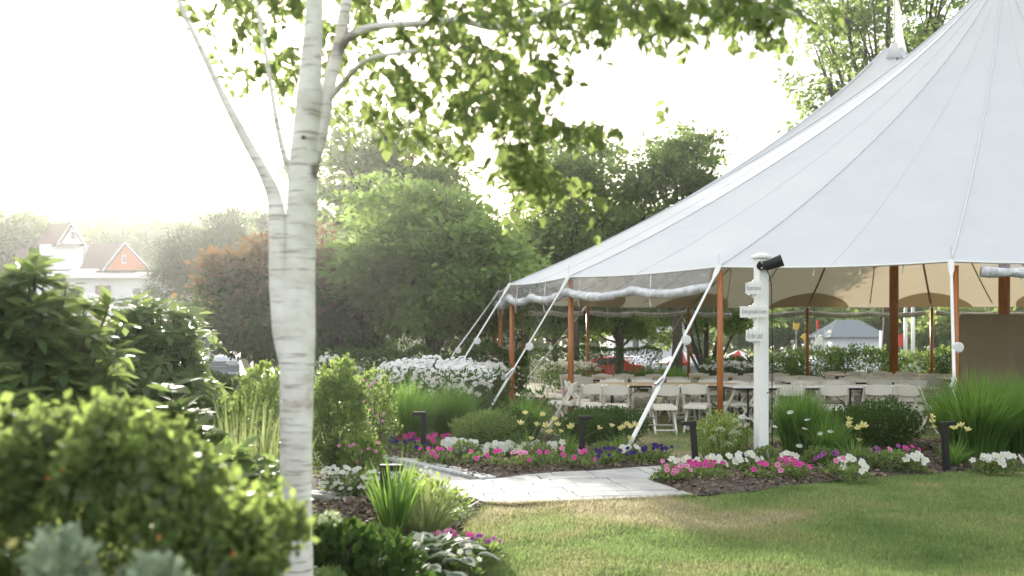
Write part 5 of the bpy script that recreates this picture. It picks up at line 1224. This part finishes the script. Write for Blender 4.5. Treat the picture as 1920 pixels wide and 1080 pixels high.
sk = MB(); c = hp(158, 507.5, .8); sk.box(c, (1.7, 1.2, .14), (R(12), 0, 0), .02); sk.build('skylight', M_LAMPW, house)

# ------------------------------------------------------------------ cars
def car_profile(kind):
    if kind == 'van': return [(-2.3, .45), (-2.32, .95), (-2.15, 1.15), (-2.0, 1.72), (-1.7, 1.80), (.35, 1.80), (.75, 1.66), (1.35, 1.18), (2.1, 1.05), (2.28, .85), (2.3, .42)]
    return [(-2.2, .42), (-2.22, .8), (-2.1, .98), (-1.55, 1.05), (-1.0, 1.40), (-.6, 1.46), (.2, 1.44), (.6, 1.34), (1.15, .98), (1.95, .86), (2.15, .7), (2.18, .38)]
def make_car(kind, paint, loc, rz, label, group=None):
    t = thing('parked_car' if kind != 'van' else 'parked_van', label, 'car' if kind != 'van' else 'van', loc, rz, group); pr = car_profile(kind)
    W = .9; bm = MB(); vs = []; n = len(pr)
    for k, (yy, ins) in enumerate(((-W, 0), (-W + .06, 0), (W - .06, 0), (W, 0))):
        for (x, z) in pr:
            tap = max(0, (z - .95)) * .22; y = yy - math.copysign(tap, yy); q = .97 if k in (0, 3) else 1.0
            vs.append((x * q, y, .3 + (z - .3) * (q if z > .6 else 1)))
    fs = []
    for k in range(3):
        for i in range(n): j = (i + 1) % n; fs.append((k * n + i, k * n + j, (k + 1) * n + j, (k + 1) * n + i))
    fs += [tuple(range(n)), tuple(reversed(range(3 * n, 4 * n)))]
    bm.add(vs, fs); bm.build('body', paint, t)
    van = kind == 'van'; zt, zb = (1.70, 1.18) if van else (1.38, 1.0)
    xs = [(-1.95, -.9), (-.8, .15), (.22, 1.0)] if van else [(-1.05, -.25), (-.18, .62)]
    for s in (-1, 1):
        for (x0, x1) in xs:
            y0 = s * (W - (zb - .95) * .22 + .012); y1 = s * (W - (zt - .95) * .22 + .012); x1t = x1 - (.38 if x1 > .5 else 0); x0t = x0 + (.25 if (x0 < -1 and not van) else 0)
            MB().add([(x0, y0, zb), (x1, y0, zb), (x1t, y1, zt), (x0t, y1, zt), (x0, y0 - s * .02, zb), (x1, y0 - s * .02, zb), (x1t, y1 - s * .02, zt), (x0t, y1 - s * .02, zt)], [(0, 1, 2, 3), (7, 6, 5, 4), (0, 4, 5, 1), (1, 5, 6, 2), (2, 6, 7, 3), (3, 7, 4, 0)]).build('side_window', M_GLASS, t)
        MB().box((.85 if van else .5, s * (W + .08), 1.2 if van else 1.02), (.12, .2, .14), None, .03).build('mirror', paint, t)
        MB().box((2.2 if van else 2.08, s * .66, .86 if van else .70), (.16, .36, .18 if van else .14), (0, R(-12), 0), .03).build('headlight', M_LAMPW, t)
        for x in (-1.4, 1.42):
            w = MB(); w.tube([(x, s * (W - .20), .33), (x, s * (W + .015), .33)], .33, 20); wh = w.build('wheel', M_RUBBER, t)
            MB().tube([(x, s * (W + .0), .33), (x, s * (W + .022), .33)], [.21, .19], 16).build('rim', M_STEEL, wh)
    a = (.78, 1.66, 1.33, 1.20) if van else (.62, 1.35, 1.12, 1.0)
    MB().add([(a[0] + .02, -.66, a[1]), (a[0] + .02, .66, a[1]), (a[2] + .02, .78, a[3]), (a[2] + .02, -.78, a[3]), (a[0] + .0, -.66, a[1] - .03), (a[0], .66, a[1] - .03), (a[2], .78, a[3] - .03), (a[2], -.78, a[3] - .03)], [(0, 3, 2, 1), (4, 5, 6, 7), (0, 1, 5, 4), (1, 2, 6, 5), (2, 3, 7, 6), (3, 0, 4, 7)]).build('windscreen', M_GLASS, t)
    for i in range(3): MB().box((2.27 if van else 2.15, 0, (.92 if van else .68) - i * .07), (.06, .9, .035), None, .008).build('grille_bar', M_STEEL, t)
    MB().box((2.3 if van else 2.18, 0, .5), (.12, 1.7, .2), None, .04).build('bumper', paint if van else M_BLACK, t)
    return t
M_SILVER = mat('silver_paint', (.42, .46, .52), (.46, .50, .56), 3, .22, metal=.4); M_WHITEP = mat('white_car_paint', (.70, .71, .73), (.74, .75, .77), 3, .2)
M_REDP = mat('red_car_paint', (.45, .03, .025), (.5, .04, .03), 3, .25); M_GREYP = mat('grey_car_paint', (.16, .18, .2), (.2, .22, .24), 3, .25)
make_car('van', M_SILVER, (P(385, 0, 31).x - .75, 31.2, 0), R(-52), 'silver van with upright grille parked behind the left bushes')
vehicles = [('car', M_WHITEP, 1195, 62, 95, 'white parked car partly behind the far grass clump'), ('car', M_GREYP, 1290, 66, 80, 'grey parked car behind the small dark tree'), ('car', M_WHITEP, 1400, 60, 10, 'white parked car seen side on beyond the sign post'),
            ('car', M_WHITEP, 1475, 68, -100, 'white parked car behind the tent just right of the post'), ('car', M_SILVER, 1560, 66, 5, 'silver parked car behind the shrubs left of the grey roof'), ('car', M_WHITEP, 1630, 64, 175, 'white parked car left of the central mast'),
            ('car', M_SILVER, 1725, 66, 0, 'silver parked car beside the lamp poles'), ('car', M_WHITEP, 1770, 74, -80, 'white parked car farthest right beyond the shrubs'), ('car', M_REDP, 1135, 58, 170, 'red parked car behind the dark hedge')]
for (kd, pt, px, d_, rz_, lb) in vehicles:
    X = (px - 960) / F * d_; make_car(kd, pt, (X, d_, gh(X, d_)), R(rz_), lb, 'cars in the car park')
sheet('car_park', [(4, 56), (70, 56), (70, 84), (4, 84)], 2, lambda x, y, d: gh(x, y) + .02, M_ASPH)
def umbrella(px, d, py, label):
    X = (px - 960) / F * d; zt = CAM_Z + (HOR - py) / F * d; t = thing('patio_umbrella', label, 'umbrella', (X, d, gh(X, d)), 0, 'red patio umbrellas'); zt -= gh(X, d)
    MB().tube([(0, 0, 0), (0, 0, zt)], .03, 8).build('pole', M_STEEL, t)
    for k in range(8):
        a0, a1 = k * math.pi / 4, (k + 1) * math.pi / 4
        MB().add([(0, 0, zt), (1.25 * math.cos(a0), 1.25 * math.sin(a0), zt - .55), (1.25 * math.cos(a1), 1.25 * math.sin(a1), zt - .55), (1.25 * math.cos(a1), 1.25 * math.sin(a1), zt - .68), (1.25 * math.cos(a0), 1.25 * math.sin(a0), zt - .68)], [(0, 1, 2), (1, 4, 3, 2)]).build('canopy_panel', M_REDF if k % 2 else M_WHITEP, t)
umbrella(1280, 48, 658, 'red and white patio umbrella left of the small dark tree'); umbrella(1385, 47, 656, 'red and white patio umbrella behind the middle orange pole')
# grey roofed building, lamp poles and signs beyond
M_SLATE = mat('grey_shingle', (.12, .15, .17), (.17, .20, .22), 9, .85)
D2 = 82; x0, x1 = P(1570, 0, D2).x, P(1650, 0, D2).x; g0 = gh(x0, D2); bl = thing('grey_roof_building', 'low white building with large grey hipped roof beyond the car park', 'building', ((x0 + x1) / 2, D2, g0)); w = (x1 - x0) / 2 + .4
zb = P(0, 632, D2).z - g0; zt = P(0, 598, D2).z - g0
MB().box((0, 3, zb / 2), (2 * w, 6, zb), None, 0).build('wall', M_SIDING, bl)
MB().add([(-w - .4, -.5, zb), (w + .4, -.5, zb), (w + .4, 6.5, zb), (-w - .4, 6.5, zb), (-w + 1.3, 3, zt), (w - 1.1, 3, zt)], [(0, 1, 5, 4), (1, 2, 5), (2, 3, 4, 5), (3, 0, 4), (0, 3, 2, 1)]).build('roof', M_SLATE, bl)
for i in range(4):
    f = MB().box((-w + .7 + i * (2 * w - 1.4) / 3, -.04, zb * .55), (.6, .06, .8), None, .01).build('window', M_WHITE, bl); MB().box((-w + .7 + i * (2 * w - 1.4) / 3, -.085, zb * .55), (.46, .02, .66)).build('pane', M_GLASS, f)
D2 = 88; x0, x1 = P(1150, 0, D2).x, P(1290, 0, D2).x; bl = thing('pale_building', 'pale building glimpsed through the trees behind the tent', 'building', ((x0 + x1) / 2, D2, gh(x0, D2)))
MB().box((0, 3, 2), (x1 - x0, 6, 4), None, 0).build('wall', M_SIDING, bl); MB().box((0, 3, 4.15), (x1 - x0 + .8, 7, .3), None, .02).build('roof', M_SLATE, bl)
for i in range(5):
    f = MB().box((-2.6 + i * 1.3, -.04, 2.2), (.7, .06, 1.1), None, .01).build('window', M_WHITE, bl); MB().box((-2.6 + i * 1.3, -.085, 2.2), (.54, .02, .94)).build('pane', M_GLASS, f)
for (px, d_, top, lb) in ((1698, 60, 560, 'tall pale lamp pole nearer the central mast'), (1712, 61, 552, 'tall pale lamp pole, right of the pair'), (1652, 70, 620, 'short white post left of the central mast')):
    X = (px - 960) / F * d_; g0 = gh(X, d_); t = thing('lamp_pole', lb, 'pole', (X, d_, g0), 0, 'poles in the car park'); h_ = CAM_Z + (HOR - top) / F * d_ - g0
    MB().tube([(0, 0, 0), (0, 0, h_)], [.12, .09], 10).build('shaft', M_WHITE, t, True)
    if top < 600: MB().box((.35, 0, h_), (.9, .2, .1), None, .02).build('lamp_head', M_WHITE, t)
def sign(px, py, d, w, h, m, label, shape='rect'):
    X = (px - 960) / F * d; g0 = gh(X, d); zc = CAM_Z + (HOR - py) / F * d - g0; t = thing('sign', label, 'sign', (X, d, g0))
    MB().tube([(0, .04, 0), (0, .04, zc + h / 2)], .035, 8).build('pole', M_STEEL, t)
    MB().box((0, 0, zc), (w, .04, h), (0, R(45) if shape == 'dia' else 0, 0), .01).build('panel', m, t)
M_YS = mat('yellow_sign', (.65, .42, .04), (.7, .46, .05), 4, .5)
sign(1533, 608, 50, .13, .44, M_REDF, 'narrow red banner sign right of the far tent pole'); sign(1493, 612, 48, .30, .30, M_YS, 'yellow road sign left of the far tent pole', 'rect'); sign(1509, 632, 52, .3, .3, M_YS, 'yellow diamond sign just behind the far tent pole', 'dia')
sign(1536, 640, 50, .36, .40, M_WHITE, 'small white notice board below the red banner'); sign(1689, 638, 60, .25, .7, M_REDF, 'small red sign beside the lamp poles')

# ------------------------------------------------------------------ haze
hz, nt, b = newmat('warm_haze'); nt.nodes.remove(b)
pv = N(nt, "ShaderNodeVolumePrincipled"); pv.inputs['Color'].default_value = (.97, .99, 1, 1); pv.inputs['Density'].default_value = .00048; pv.inputs['Anisotropy'].default_value = .78
nt.links.new(pv.outputs[0], nt.nodes["Material Output"].inputs['Volume'])
setp(MB().box((0, 135, 13.5), (470, 400, 36)).build('haze', hz), kind='stuff')

# ------------------------------------------------------------------ labels: tell look-alikes apart by their order
ORD = ['leftmost', 'second from left', 'third from left', 'fourth from left', 'fifth from left', 'sixth from left', 'seventh from left', 'eighth from left', 'ninth from left', 'tenth from left', 'eleventh from left', 'twelfth from left']
by = {}
for o in COL.objects:
    if o.parent is None and 'label' in o: by.setdefault(o['label'], []).append(o)
for lb, os_ in by.items():
    if len(os_) > 1:
        os_.sort(key=lambda o: o.location.x / max(o.location.y, .1))
        for i, o in enumerate(os_): o['label'] = lb + ', ' + ('rightmost' if i == len(os_) - 1 else ORD[i])
